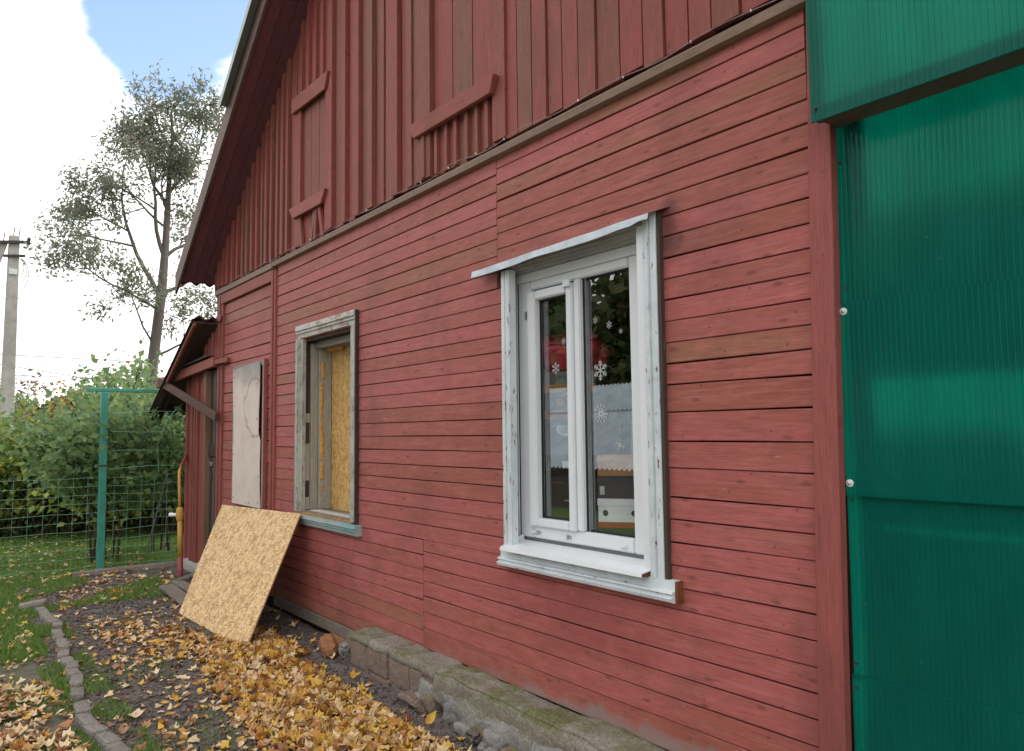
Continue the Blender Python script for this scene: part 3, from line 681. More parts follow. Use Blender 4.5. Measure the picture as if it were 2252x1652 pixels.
MB().extrude(hd, -3.40, -2.352, 'X').build('head_moulding', 'headgrey', ww)
MB().box(-3.45, -2.412, .052, .067, 2.44, 2.487).build('head_filler', 'pvc', ww)
fr = empty('frame', (-2.95, .1, 1.0), house)      # window frame with its members
bv = dict(bevel=.006, seg=2)
MB().box(-3.42, -3.305, .068, .135, 1.018, 2.456).build('frame_stile', 'pvc', fr, **bv)
MB().box(-2.552, -2.470, .068, .135, 1.018, 2.456).build('frame_stile', 'pvc', fr, **bv)
MB().box(-3.304, -2.553, .068, .135, 2.392, 2.4555).build('frame_rail', 'pvc', fr, **bv)
MB().box(-3.304, -2.553, .068, .135, 1.0185, 1.088).build('frame_rail', 'pvc', fr, **bv)
MB().box(-2.942, -2.896, .060, .135, 1.0885, 2.3915).build('mullion', 'pvc', fr, **bv)
MB().box(-3.42, -2.47, .085, .13, .985, 1.017).build('frame_base', 'pvcgrey', fr)
fr.name = 'window_frame'
sa = empty('window_sash', (-3.1, .08, 1.08), house)
MB().box(-3.318, -3.250, .048, .110, 1.084, 2.378).build('sash_stile', 'pvc', sa, **bv)
MB().box(-2.992, -2.944, .048, .110, 1.084, 2.378).build('sash_stile', 'pvc', sa, **bv)
MB().box(-3.2495, -2.9925, .048, .110, 2.328, 2.3775).build('sash_rail', 'pvc', sa, **bv)
MB().box(-3.2495, -2.9925, .048, .110, 1.0845, 1.130).build('sash_rail', 'pvc', sa, **bv)
gk = MB()
def gasket(x0, x1, z0, z1, y, t, par):
    for (a, b, c, d) in ((x0, x0 + t, z0, z1), (x1 - t, x1, z0, z1), (x0 + t, x1 - t, z0, z0 + t), (x0 + t, x1 - t, z1 - t, z1)):
        MB().box(a, b, y - .010, y - .001, c, d).build('gasket', 'gasket', par)
gasket(-3.2495, -2.9925, 1.130, 2.328, .095, .009, sa); gasket(-2.896, -2.552, 1.088, 2.392, .105, .009, fr)
MB().box(-2.8955, -2.885, .085, .104, 1.09, 2.39).build('glazing_bead', 'gasket', fr)
MB().box(-2.885, -2.878, .090, .104, 1.09, 2.39).build('glazing_bead', 'pvcgrey', fr)
def pane(x0, x1, z0, z1, y, par):
    return MB().add([(x0, y, z0), (x1, y, z0), (x1, y, z1), (x0, y, z1)], [(0, 1, 2, 3)]).build('pane', 'glass', par)
pane(-3.2495, -2.9925, 1.13, 2.328, .096, sa); pane(-2.896, -2.552, 1.088, 2.392, .106, fr)
for x, z in ((-3.30, 1.05), (-2.62, 1.045)): MB().box(x - .022, x + .022, .056, .0675, z - .007, z + .009).build('drain_cap', 'pvc', fr, bevel=.004, seg=2)
for x, z in ((-3.255, 1.052), (-3.01, 1.05)):
    MB().box(x - .006, x - .002, .050, .0675, z - .012, z + .012).build('hinge_pin', 'steel', fr); MB().box(x + .002, x + .016, .060, .0675, z - .006, z + .008).build('hinge_pin', 'steel', fr)
MB().box(-2.995, -2.945, .030, .0475, 2.355, 2.395).build('hinge', 'pvc', sa, bevel=.003); MB().box(-3.352, -3.338, .060, .0675, 2.23, 2.275).build('vent_slot', 'pvcgrey', fr)
# sloping metal sill and the old board under it
fl = [(.072, 1.000), (-.098, .975), (-.102, .958), (-.098, .956), (-.094, .970), (.072, .994)]
MB().extrude(fl, -3.395, -2.355, 'X').build('sill_flashing', 'pvc', ww)
MB().add([(-3.395, .072, 1.0), (-3.395, -.098, .977), (-3.40, .072, 1.03)], [(0, 1, 2)]).build('flashing_end', 'pvc', ww)
MB().box(-2.41, -2.352, -.080, .06, .957, .969).build('sill_end', 'rust', ww)
ap = [(-.001, .957), (-.052, .956), (-.056, .915), (-.074, .912), (-.078, .905), (-.066, .897), (-.068, .892), (-.084, .886), (-.080, .872), (-.060, .864), (-.001, .862)]
MB().extrude(ap, -3.45, -2.205, 'X').build('sill_board', 'oldwhitex', ww)
MB().box(-2.2045, -2.19, -.055, -.001, .866, .955).build('sill_board_end', 'rust', ww)
# bent sheet-metal drip cap, a little wavy, with its open end lifted
vs, fs = [], []; n = 26
for i in range(n + 1):
    t = i / n; x = -3.645 + 1.38 * t; k = .005 * math.sin(t * 11) * (1 - t) + .002 * math.sin(t * 27); lift = .004 + .024 * t
    x2 = x + .06 * t
    vs += [(x + .05 * (1 - t) + .075 * t, -.004, 2.566 + lift), (x, -.098 + k, 2.532 + lift), (x, -.104 + k, 2.497 + lift - .006 * abs(math.sin(t * 7)) + (.012 if t > .93 else 0))]
m_ = len(vs); vs += [(a + 0, b_ + .0015, c - .0015) for a, b_, c in vs]
for i in range(n):
    for j in range(2):
        a = i * 3 + j; fs += [(a, a + 3, a + 4, a + 1), (a + m_, a + m_ + 1, a + m_ + 4, a + m_ + 3)]
MB().add(vs, fs).build('drip_cap', 'galv', ww)
house_window = ww

# room behind the window
rm = MB(); rm.box(-5.2, -5.15, .11, 3.2, .2, 2.8); rm.box(-1.60, -1.56, .11, 3.2, .2, 2.8); rm.box(-5.2, -1.56, 3.2, 3.25, .2, 2.8)
rm.box(-5.2, -1.56, .11, 3.25, .15, .2); rm.box(-5.2, -1.56, .11, 3.25, 2.8, 2.85)
M['roomwall'] = plain('dim_room_wall', (.30, .29, .25), .8)
rm.build('room', 'roomwall', house)
MB().box(-3.45, -2.41, .137, .62, .955, .99).build('inner_sill', 'pvc', house)

M['tanpost'] = painted_wood('bare_tan_post', 'Z', (.17, .085, .06), (.22, .14, .085), (.25, .17, .11), knots=.2, stain=False)
M['doorgrey'] = painted_wood('grey_door_plank', 'Z', (.10, .09, .085), (.075, .066, .06), (.15, .14, .13), knots=.1, stain=False)
M['bracewood'] = painted_wood('brown_brace_timber', 'X', (.115, .06, .048), (.09, .045, .038), (.12, .08, .065), knots=.2, stain=False)
# ================================================================== lean-to annex
AL = Vector((-9.6, .0, 0))
annex = empty('lean_to_annex', AL); tag(annex, 'narrow lean-to with red upright boards, dark door and sagging canopy roof', 'annex')
zan = lambda x: 2.709 + .4946 * (x + 9.0)
def abrd(a, b, y0, y1, zb=.125, name='annex_board', top=None, mat='redtrim'):
    ta, tb = (zan(a), zan(b)) if top is None else (top, top)
    return MB().hexa([(a, y1, zb), (b, y1, zb), (b, y0, zb), (a, y0, zb), (a, y1, ta), (b, y1, tb), (b, y0, tb), (a, y0, ta)]).build(name, mat, annex, bevel=.002)
for a, b in ((-9.92, -9.66), (-9.655, -9.46), (-9.455, -9.28), (-9.275, -9.10)): abrd(a, b, -.025, -.050)
for a, b in ((-9.92, -9.865), (-9.69, -9.635), (-9.57, -9.515), (-9.47, -9.42), (-9.19, -9.105)): abrd(a, b, -.0505, -.078, name='cover_strip')
for a, b in ((-9.095, -8.98), (-8.975, -8.86), (-8.855, -8.74)): abrd(a, b, -.030, -.052, 2.36)
for a, b in ((-9.04, -8.995), (-8.93, -8.885)): abrd(a, b, -.0525, -.076, 2.36, name='cover_strip')
abrd(-9.102, -9.060, -.01, -.084, .06, 'door_post', 2.34, 'tanpost')
dr = empty('door', (-8.9, -.03, .1), annex)
for i, (a, b) in enumerate(((-9.045, -8.975), (-8.973, -8.885), (-8.883, -8.745))):
    MB().box(a, b, -.030 + .006 * i, .0 + .002 * i, .12, 2.34).build('door_plank', 'darkwood' if i != 1 else 'doorgrey', dr, bevel=.003)
MB().box(-9.03, -8.93, -.046, -.031, 1.255, 1.295).build('lock_plate', 'steel', dr, bevel=.003)
MB().box(-8.99, -8.95, -.042, -.031, 1.10, 1.17).build('keyhole_plate', 'iron', dr)
MB().disc((-8.985, -.0462, 1.275), (0, -1, 0), .011, .006, 10).build('lock_button', 'gasket', dr)
MB().box(-9.045, -8.745, -.048, -.031, 1.37, 1.50).build('ledger', 'darkwood', dr)
MB().box(-9.06, -8.99, .004, .05, -.02, 2.6).build('door_back', 'core', annex)
MB().box(-9.90, -9.06, -.024, .02, .1, 2.25).build('wall_core', 'core', annex)
MB().box(-9.92, -9.87, .02, 3.0, -.02, 2.2).build('side_wall', 'redtrim', annex)
MB().chunk(-9.94, -9.12, -.085, .0, -.03, .123, 8, .012, .05, 9, .2).build('plinth_block', 'concrete', annex)
corr(-10.74, -8.72, -.34, 3.1, zan, .042, 'roof_sheet', 'asbestos', annex, .15, .020)
for (y0, y1) in ((-.32, -.20), (-.195, -.085), (-.08, .02)):
    slope_beam(-10.42 - .14 * (y0 < -.3), -8.74, y0, y1, .0, .018, 'soffit_board', 'darkwood', annex, zan)
slope_beam(-9.90, -8.74, -.318, -.288, -.030, -.001, 'roof_batten', 'redtrimx', annex, zan)
MB().beam((-8.69, -.09, 2.415), (-10.50, -.275, 2.262), .05, .105).build('canopy_beam', 'redtrimx', annex, bevel=.004)
MB().beam((-8.56, -.105, 1.80), (-10.22, -.325, 2.285), .035, .095).build('canopy_brace', 'bracewood', annex, bevel=.004)
MB().beam((-8.82, -.11, 2.49), (-9.50, -.17, 2.43), .08, .018).build('shelf_board', 'darkwood', annex)
MB().beam((-10.15, -.27, 2.13), (-10.82, -.26, 1.80), .05, .035).build('rafter_tail', 'darkwood', annex)
MB().beam((-10.15, -.20, 2.13), (-10.76, -.19, 1.81), .04, .03).build('rafter_tail', 'darkwood', annex)

# ================================================================== green polycarbonate porch
PL = Vector((-.4, .2, 0))
porch = empty('polycarbonate_porch', PL); tag(porch, 'green ribbed polycarbonate porch wall joined to the red corner board', 'porch')
def sheet(x0, x1, z0, z1, y, parent=porch, lean=0., name='polycarbonate_sheet'):
    p = .0185; n = int((x1 - x0) / p); pr = []
    for i in range(n + 1):
        x = x0 + p * i; k = .0016 * math.sin(x * 5.3) + .0009 * math.sin(x * 17)
        pr += [(x, y + k), (x + p * .10, y - .0016 + k), (x + p * .5, y - .0024 + k), (x + p * .90, y - .0016 + k)]
    back = [(pr[-1][0], y + .008), (pr[0][0], y + .008)]
    nz = 10; vs, fs = [], []; ring = pr + back; m = len(ring)
    for i in range(nz + 1):
        t = i / nz; z = z0 + (z1 - z0) * t
        for (x, yy) in ring: vs.append((x, yy + lean * (1 - t) + .0022 * math.sin(z * 4.1 + x * 2.2), z))
    for i in range(nz):
        for j in range(m): a, b = i * m + j, i * m + (j + 1) % m; fs.append((a, b, b + m, a + m))
    fs += [tuple(range(m - 1, -1, -1)), tuple(nz * m + j for j in range(m))]
    return MB().add(vs, fs).build(name, 'poly', parent)
sheet(-1.462, .62, -.03, .742, .004, lean=-.004)
sheet(-1.458, .62, .728, 1.372, .015, lean=-.006)
sheet(-1.450, .62, 1.360, 2.045, .0, lean=-.004)
sheet(-1.442, .62, 2.036, 2.80, .012, lean=-.006)
sheet(-1.432, .62, 2.672, 4.3, -.165)
def timber(x0, x1, y0, y1, z0, z1, mat='barge'): return MB().box(x0, x1, y0, y1, z0, z1).build('frame_timber', mat, porch, bevel=.003)
timber(-1.40, -1.33, .035, .085, -.03, 4.2, 'redtrim'); timber(-.2, -.13, .035, .085, -.03, 4.2, 'redtrim'); timber(.55, .62, .035, .085, -.03, 4.2, 'redtrim')
timber(-1.330, .62, .036, .080, 1.30, 1.36, 'redtrimx'); timber(-1.330, .62, .036, .080, .02, .08, 'redtrimx')
timber(-1.428, .62, -.155, -.115, 2.678, 2.725); timber(-1.428, .62, -.112, .0, 2.690, 2.715); timber(-1.428, -1.38, -.155, .0, 2.73, 4.25); timber(-1.428, .62, -.155, -.115, 4.2, 4.26)
# unseen boards added behind the sheets to grade the light coming through them
timber(-1.33, .60, .095, .11, .09, 1.30, 'darkwood')  # backing board rather than framing, added to darken the lower sheets
MB().hexa([(-1.33, .045, 1.80), (.60, .045, 1.80), (.60, .06, 1.80), (-1.33, .06, 1.80), (-1.33, .40, 2.60), (.60, .40, 2.60), (.60, .415, 2.60), (-1.33, .415, 2.60)]).build('added_shade_board', 'darkwood', porch)  # added slanting, so the sheet darkens towards its lower edge
MB().hexa([(-1.33, .30, 1.78), (.60, .30, 1.78), (.60, .31, 1.78), (-1.33, .31, 1.78), (-1.33, .09, 1.38), (.60, .09, 1.38), (.60, .10, 1.38), (-1.33, .10, 1.38)]).build('added_shade_board', 'redtrimx', porch)  # added with the opposite slant, so the band below fades downwards
for (x, z, y) in ((-1.428, 2.015, -.008), (-1.432, 1.405, -.008)):
    MB().disc((x, y, z), (0, -1, 0), .013, .004, 16).build('washer', 'rubber', porch); MB().tube([(x, y - .004, z), (x, y - .010, z), (x, y - .012, z)], [.007, .0065, .003], 10).build('screw_head', 'steel', porch)
for (x, z, y) in ((-1.424, 2.56, .003), (-1.418, 2.10, .003), (-1.436, 1.345, .006), (-1.445, .78, .006), (-1.442, .70, -.004), (-1.412, 2.715, -.168), (-1.05, 2.95, -.168)):
    MB().disc((x, y, z), (0, -1, 0), .0055, .006, 8).build('screw_head', 'iron', porch)

# ================================================================== brick plinth ledge
pl = empty('brick_plinth', (-3.6, -.1, 0)); tag(pl, 'mossy crumbling brick and mortar ledge along the foot of the red wall', 'plinth')
def pc(name, mat, *a, **k): return MB().chunk(*a, **k).build(name, mat, pl, True)
pc('mortar_cap', 'mortar', -5.04, -4.728, -.216, .012, .168, .226, seed=1, amp=.013, res=.016, freq=8, rnd_=.28)
pc('mortar_cap', 'mortar', -4.730, -4.470, -.217, .012, .166, .228, seed=2, amp=.013, res=.016, freq=8, rnd_=.28)
pc('mortar_cap', 'mortar', -4.450, -3.90, -.219, .012, .160, .230, seed=3, amp=.014, res=.016, freq=7, rnd_=.26)
pc('mortar_cap', 'mortar', -3.93, -1.44, -.226, .012, .02, .232, seed=4, amp=.017, res=.018, freq=6.5, rnd_=.24)
for i, (a, b, z0, z1, d) in enumerate(((-5.03, -4.775, .0, .176, .0), (-4.768, -4.48, .02, .178, .006), (-4.455, -4.19, .01, .176, .010), (-4.184, -4.04, .02, .175, .004), (-4.034, -3.90, .03, .17, -.01))):
    pc('brick', 'brickm', a, b, -.213 - d * .4, -.03, z0, z1, seed=20 + i, amp=.006, res=.014, freq=11, rnd_=.06)
for i, (a, b) in enumerate(((-5.02, -4.74), (-4.73, -4.45), (-4.43, -4.1))):
    pc('brick', 'brickm', a, b, -.21, -.03, -.06, .03 - .005 * i, seed=40 + i, amp=.007, res=.016, freq=11, rnd_=.06)
pc('render_coat', 'plaster', -4.06, -3.55, -.230, -.03, .03, .150, seed=51, amp=.015, res=.015, freq=9, rnd_=.15)
pc('render_coat', 'plaster', -3.80, -2.95, -.243, -.03, -.05, .135, seed=52, amp=.020, res=.016, freq=8, rnd_=.18)
pc('render_coat', 'plaster', -3.05, -1.46, -.240, -.03, -.05, .150, seed=53, amp=.018, res=.02, freq=8, rnd_=.18)
for i, (x, y, s, r_) in enumerate(((-4.10, -.215, .075, .4), (-4.02, -.20, .065, 1.2), (-3.93, -.215, .06, .2), (-3.50, -.245, .07, .7), (-3.36, -.25, .06, .1), (-3.24, -.245, .075, .9), (-3.10, -.25, .05, .3))):
    pc('broken_brick', 'brickm' if i % 2 == 0 else 'plaster', x - s, x + s, y - .045, y + .06, -.03, .045 + .02 * (i % 3), seed=70 + i, amp=.012, res=.012, freq=13, rnd_=.2)
pc('crumbled_brick', 'looseb', -5.75, -5.05, -.10, -.004, -.05, .055, seed=90, amp=.028, res=.035, freq=8, rnd_=.5)
pc('crumbled_brick', 'brickm', -5.35, -5.05, -.13, -.004, -.03, .115, seed=91, amp=.022, res=.03, freq=8, rnd_=.5)

def loose(name, mat, loc, rot, size, seed, label, cat, amp=.008, group=None, r=.3):
    a, b_, c = (s / 2 for s in size)
    o = MB().chunk(-a, a, -b_, b_, -c, c, seed, amp, .03 if max(size) > .1 else .02, 11, r).build(name, mat)
    o.location = loc; o.rotation_euler = rot; tag(o, label, cat, group); return o
loose('loose_brick', 'looseb', (-5.36, -.215, .055), (.18, .1, -.35), (.25, .12, .10), 3, 'loose orange brick lying at the broken end of the plinth', 'brick', r=.25)
loose('field_stone', 'plaster', (-5.06, -.235, .095), (.2, .3, .1), (.09, .07, .09), 5, 'round grey pebble propped against the end of the mossy plinth', 'stone', r=.8)
loose('brick_fragment', 'brickm', (-4.05, -.30, .035), (.9, .3, .5), (.13, .05, .06), 6, 'tilted broken brick piece standing in the soil before the plinth', 'brick')
loose('brick_fragment', 'brickm', (-3.93, -.295, .025), (.2, .8, 1.2), (.09, .06, .05), 7, 'small flat brick chip lying against the grey render', 'brick')
loose('clod', 'soil', (-3.37, -.30, .03), (.3, .2, .1), (.10, .09, .07), 8, 'dark lump of earth beside the cracked grey render', 'clod', .02, None, .8)
for i, (x, y, s) in enumerate(((-3.24, -.33, .07), (-3.13, -.36, .09), (-3.03, -.33, .08), (-2.95, -.39, .06))):
    loose('rubble_stone', 'plaster', (x, y, s * .3), (.3 * i, .2, .7 * i), (s, s * .8, s * .6), 11 + i, 'pale rubble stone on the soil where the plinth leaves the picture', 'stone', .012, 'rubble stones by the plinth', .6)

# ================================================================== leaning OSB sheet
OSBC = ((-7.389, -.741, .003), (-5.817, -.662, .003), (-6.191, -.094, .934), (-7.952, -.206, .896))
BL, BR, TR, TL = (Vector(p) for p in OSBC)
u = (BR - BL).normalized(); ww_ = u.cross(TL - BL).normalized(); vv = ww_.cross(u)
loc2 = lambda p: Vector(((p - BL).dot(u), (p - BL).dot(vv)))
cn = [loc2(p) for p in (BL, BR, TR, TL)]; ring = []; n = 14
for k in range(4):
    a, b_ = cn[k], cn[(k + 1) % 4]
    for i in range(n): q = a.lerp(b_, i / n); ring.append((q.x + wob(i * .7, 3 + k, .003), q.y + wob(i * .7, 13 + k, .003)))
m = len(ring)
bm = MB().add([(x, y, -.0) for x, y in ring] + [(x, y, .0105) for x, y in ring], [tuple(range(m - 1, -1, -1)), tuple(range(m, 2 * m))] + [(i, (i + 1) % m, (i + 1) % m + m, i + m) for i in range(m)])
ob = bm.build('osb_sheet', 'osb'); ob.data.materials.append(M['osbedge'])
for p in ob.data.polygons:
    if len(p.vertices) == 4: p.material_index = 1
ob.matrix_world = Matrix(((u.x, vv.x, ww_.x, BL.x), (u.y, vv.y, ww_.y, BL.y), (u.z, vv.z, ww_.z, BL.z), (0, 0, 0, 1)))
tag(ob, 'golden OSB sheet leaning on the ground below the boarded window', 'osb sheet')

# ================================================================== gas pipe, steps
gp = empty('gas_pipe', (-8.86, -.37, 0)); tag(gp, 'yellow and red gas riser pipe with a valve beside the lean-to', 'pipe')
MB().tube([(-8.85, -.37, -.02), (-8.865, -.37, .12), (-8.885, -.37, .28)], .030, 12).build('base_sleeve', 'redpipe', gp, True)
MB().tube([(-8.885, -.37, .28), (-8.93, -.37, .70)], .0275, 12).build('lower_pipe', 'yellowpipe', gp, True)
MB().tube([(-8.93, -.37, .66), (-8.932, -.37, .675), (-8.935, -.37, .70), (-8.94, -.37, .77), (-8.943, -.37, .80), (-8.945, -.37, .815)], [.026, .036, .040, .040, .036, .024], 12).build('valve_body', 'yellowpipe', gp, True)
MB().tube([(-8.965, -.395, .735), (-9.00, -.425, .735), (-9.004, -.429, .735), (-9.03, -.452, .735)], [.017, .017, .024, .022], 8).build('valve_cap', 'clip', gp)
up = [(-8.945, -.37, .80), (-8.965, -.37, .95), (-8.985, -.37, 1.10), (-9.01, -.365, 1.17), (-9.08, -.345, 1.21), (-9.20, -.305, 1.235)]
MB().tube(up, .017, 10).build('upper_pipe', 'yellowpipe', gp, True)
MB().tube([(-9.20, -.305, 1.235), (-9.60, -.18, 1.29), (-9.82, -.10, 1.33), (-9.89, -.072, 1.38), (-9.90, -.066, 1.46), (-9.90, -.062, 1.75), (-9.90, -.06, 2.10)], .016, 10).build('wall_pipe', 'redpipe', gp, True)
stp = empty('wooden_step', (-8.2, -.45, 0)); tag(stp, 'low step of weathered grey planks half hidden behind the leaning sheet', 'step')
MB().beam((-8.55, -.585, .055), (-7.55, -.62, .05), .14, .028).build('plank', 'greywood', stp, bevel=.003)
MB().beam((-8.62, -.46, .075), (-7.60, -.47, .07), .10, .028).build('plank', 'greywood', stp, bevel=.003)
MB().beam((-8.50, -.30, .150), (-7.60, -.32, .15), .12, .030).build('plank', 'greywood', stp, bevel=.003)
MB().beam((-8.66, -.54, .06), (-8.36, -.16, .235), .03, .03).build('side_strip', 'greywood', stp)
MB().box(-8.45, -7.7, -.60, -.28, .0, .045).build('step_frame', 'darkwood', stp)

# ================================================================== paver edging
ke = empty('paver_edging', (-6.0, -1.78, 0)); tag(ke, 'crooked row of grey concrete pavers edging the path', 'edging')
path = [(-8.35, -1.715), (-7.77, -1.69), (-7.2, -1.70), (-6.75, -1.74), (-6.3, -1.76), (-5.83, -1.78), (-5.23, -1.83), (-4.80, -1.835), (-4.55, -1.81), (-4.2, -1.79), (-3.6, -1.80), (-3.0, -1.82)]
segs = []; acc = 0
def along(d):
    for (a, b_) in zip(path, path[1:]):
        L = math.dist(a, b_)
        if d <= L: return (a[0] + (b_[0] - a[0]) * d / L, a[1] + (b_[1] - a[1]) * d / L, math.atan2(b_[1] - a[1], b_[0] - a[0]))
        d -= L
    return None
d, i = 0.02, 0
while True:
    L = .195 if i % 4 else .165; q = along(d + L / 2)
    if q is None: break
    x, y, a = q
    if not (-5.33 < x < -5.17):
        o = MB().chunk(-L / 2, L / 2, -.040, .040, -.05, .05, 200 + i, .0045, .02, 14, .10).build('paver', 'paver')
        o.parent = ke; o.location = Vector((x, y + rnd.uniform(-.014, .014), .0 + rnd.uniform(-.014, .010))) - wloc(ke)
        o.rotation_euler = (rnd.uniform(-.10, .10), rnd.uniform(-.06, .06), a + rnd.uniform(-.12, .12))
    d += L + rnd.uniform(.004, .012); i += 1
o = MB().chunk(-.12, .12, -.05, .05, -.045, .045, 300, .004, .03, 12, .2).build('paver', 'paver'); o.parent = ke; o.location = Vector((-8.50, -1.76, .03)) - wloc(ke); o.rotation_euler = (.1, -.15, 1.25)
le = MB().chunk(-.05, .05, -.62, .52, -.06, .05, 310, .01, .05, 5, .2).build('lawn_kerb', 'paver'); le.location = (-10.07, -.62, .02); le.rotation_euler = (0, 0, .05)
tag(le, 'low concrete kerb under the green wire fence', 'kerb')

# ================================================================== wire fence
fe = empty('wire_fence', (-10.39, -.9, 0)); tag(fe, 'green wire mesh fence with a square post and top rail', 'fence')
MB().box(-10.43, -10.35, -.94, -.86, -.05, 2.14).build('post', 'greenpaint', fe, bevel=.006)
MB().box(-10.42, -10.36, -1.10, -.01, 2.145, 2.185).build('top_rail', 'greenpaint', fe, bevel=.004)
MB().box(-10.435, -10.345, -.945, -.855, 1.24, 1.26).build('wire_tie', 'iron', fe)
hm_ = MB(); sg = MB()
for z in [.06 + .105 * i for i in range(11)]:
    sg.tube([(-10.40 - .06 * (-y - .94) * .2, y, z + wob(y * 4, z * 3, .02)) for y in np.linspace(-.94, -3.6, 12)], .0019, 4, False)
for y in np.arange(-1.06, -3.6, -.15): sg.tube([(-10.41 - .012 * (-y - .94), y, .0), (-10.41 - .012 * (-y - .94), y + .01, 1.12)], .0015, 4, False)
for z in [.06 + .105 * i for i in range(11)] + [1.22, 1.42, 1.66, 1.9]:
    hm_.tube([(-10.39 + .05 * t, -.86 + .86 * t, z + .012 * math.sin(t * 5 + z * 9)) for t in np.linspace(0, 1, 6)], .0022 if z < 1.2 else .0036, 4, False)
for y in np.arange(-.78, -.02, .15): hm_.tube([(-10.37, y, 0), (-10.37, y + .01, 1.12)], .0016, 4, False)
tag(sg.build('wire_mesh', 'greenwire', fe), kind='stuff'); tag(hm_.build('wire_mesh', 'greenwire', fe), kind='stuff')
MB().tube([(-10.34, -.28, .0 + 1.12), (-10.34, -.30, 1.5), (-10.33, -.22, 1.75), (-10.33, -.10, 1.93), (-10.32, -.02, 2.0)], .006, 5).build('bent_stay', 'greenwire', fe, True)
MB().tube([(-10.36, -.40, .15), (-10.33, -.18, 1.15)], .008, 5).build('brace_bar', 'wirem', fe)

# ================================================================== utility pole and wires
po = empty('utility_pole', (-21.95, -1.1, 0)); tag(po, 'grey concrete utility pole with a slanting brace pole and crossarm', 'utility pole')
MB().hexa([(-22.13, -1.28, -.1), (-21.79, -1.28, -.1), (-21.79, -.96, -.1), (-22.13, -.96, -.1), (-22.06, -1.19, 6.52), (-21.86, -1.19, 6.52), (-21.86, -.97, 6.52), (-22.06, -.97, 6.52)]).build('shaft', 'polec', po, bevel=.02)
MB().hexa([(-22.1, -3.3, -.1), (-21.85, -3.3, -.1), (-21.85, -3.0, -.1), (-22.1, -3.0, -.1), (-22.05, -1.36, 6.33), (-21.87, -1.36, 6.33), (-21.87, -1.20, 6.33), (-22.05, -1.20, 6.33)]).build('brace_pole', 'polec', po, bevel=.02)
MB().beam((-21.84, -1.75, 6.26), (-21.82, -.78, 6.38), .06, .07).build('crossarm', 'iron', po)
MB().beam((-21.84, -1.3, 5.98), (-21.82, -.85, 6.03), .05, .06).build('crossarm', 'iron', po)
for (y, z) in ((-.80, 6.40), (-.80, 6.31), (-1.45, 6.33)): MB().tube([(-21.82, y, z), (-21.82, y + .015, z + .05), (-21.82, y + .02, z + .10)], [.03, .045, .025], 8).build('insulator', 'iron', po)
for (y, z) in ((-1.10, 6.52), (-.99, 6.5), (-1.30, 6.35)): MB().tube([(-21.9, y, z), (-21.9, y + .02, z + .22)], .012, 5).build('pin', 'iron', po)
MB().box(-21.85, -21.81, -1.17, -1.0, 5.55, 5.68).build('number_plate', 'whitefence', po)
MB().box(-21.87, -21.85, -1.20, -.95, 4.98, 5.02).build('strap', 'whitefence', po)
for k_, (r1, dy) in enumerate(((.22, .10), (.30, .16), (.38, .2))):
    MB().tube([(-21.82, -1.0 + dy * .2 + r1 * .5 * math.sin(a), 5.95 - r1 * (1 - math.cos(a))) for a in np.linspace(0, 2.6, 9)], .008, 4).build('slack_loop', 'wirem', po, True)
def span(name, a, b_, sag, label, r=.011, group=None):
    a, b_ = Vector(a), Vector(b_); pts = [a.lerp(b_, t) - Z * sag * 4 * t * (1 - t) for t in np.linspace(0, 1, 15)]
    tag(MB().tube(pts, r, 5).build(name, 'wirem'), label, 'wire', group)
span('service_wire', (-21.82, -.78, 6.38), (-17.2, 3.2, 3.5), .12, 'thin wire falling from the pole crossarm behind the bare-branched tree', .009)
span('overhead_wire', (-23.9, -6, 3.85), (-23.6, 9, 3.65), .02, 'upper of the distant level wires crossing behind the pole', .010)
span('overhead_wire', (-23.9, -6, 4.25), (-23.6, 9, 2.0), .02, 'distant wire sloping down between the level wires behind the pole', .010)
span('overhead_wire', (-23.9, -6, 3.28), (-23.6, 9, 3.18), .01, 'lower of the distant level wires crossing just above the shrubs', .009)
wf = empty('white_fence', (-18.9, -2.6, 0)); tag(wf, 'white sheet metal fence standing behind the shrubs by the pole', 'fence')
for k_ in range(9):
    y = -1.02 - k_ * .30
    MB().box(-18.95, -18.92, y - .29, y, 0, 1.72 + .03 * (k_ % 2)).build('fence_panel', 'whitefence', wf, bevel=.004)
MB().box(-18.92, -18.87, -3.7, -.75, 1.52, 1.58).build('rail', 'whitefence', wf)
for y in (-1.30, -1.42): MB().box(-18.90, -18.84, y, y + .07, 0, 1.88).build('post', 'whitefence', wf)

# ================================================================== leaves, trees, shrubs
def leaf_cloud(name, centers, dirs, size, mat, rng, aspect=.5, parent=None, droop=.3, fold=.25):
    """diamond leaves with a fold along the midrib: 4 verts, 2 triangles each"""
    n = len(centers)
    d = dirs + rng.normal(0, .55, (n, 3)); d[:, 2] -= droop; d /= np.linalg.norm(d, axis=1)[:, None]
    ref = rng.normal(0, 1, (n, 3)); ref[:, 2] += .6
    s_ = np.cross(d, ref); s_ /= np.linalg.norm(s_, axis=1)[:, None] + 1e-9; nn = np.cross(s_, d)
    L = (size * rng.uniform(.65, 1.35, n))[:, None]
    base = centers - d * L * .5; tip = centers + d * L * .5
    mid = centers - d * L * .08
    l = mid + s_ * L * aspect * .5 + nn * L * fold * .4; r = mid - s_ * L * aspect * .5 + nn * L * fold * .4
    V = np.stack([base, l, tip, r], 1).reshape(-1, 3); o = np.arange(n)[:, None] * 4
    F = np.concatenate([o + np.array([[0, 2, 1]]), o + np.array([[0, 3, 2]])], 1).reshape(-1, 3)
    return np_mesh(name, V, F, [mat], parent)
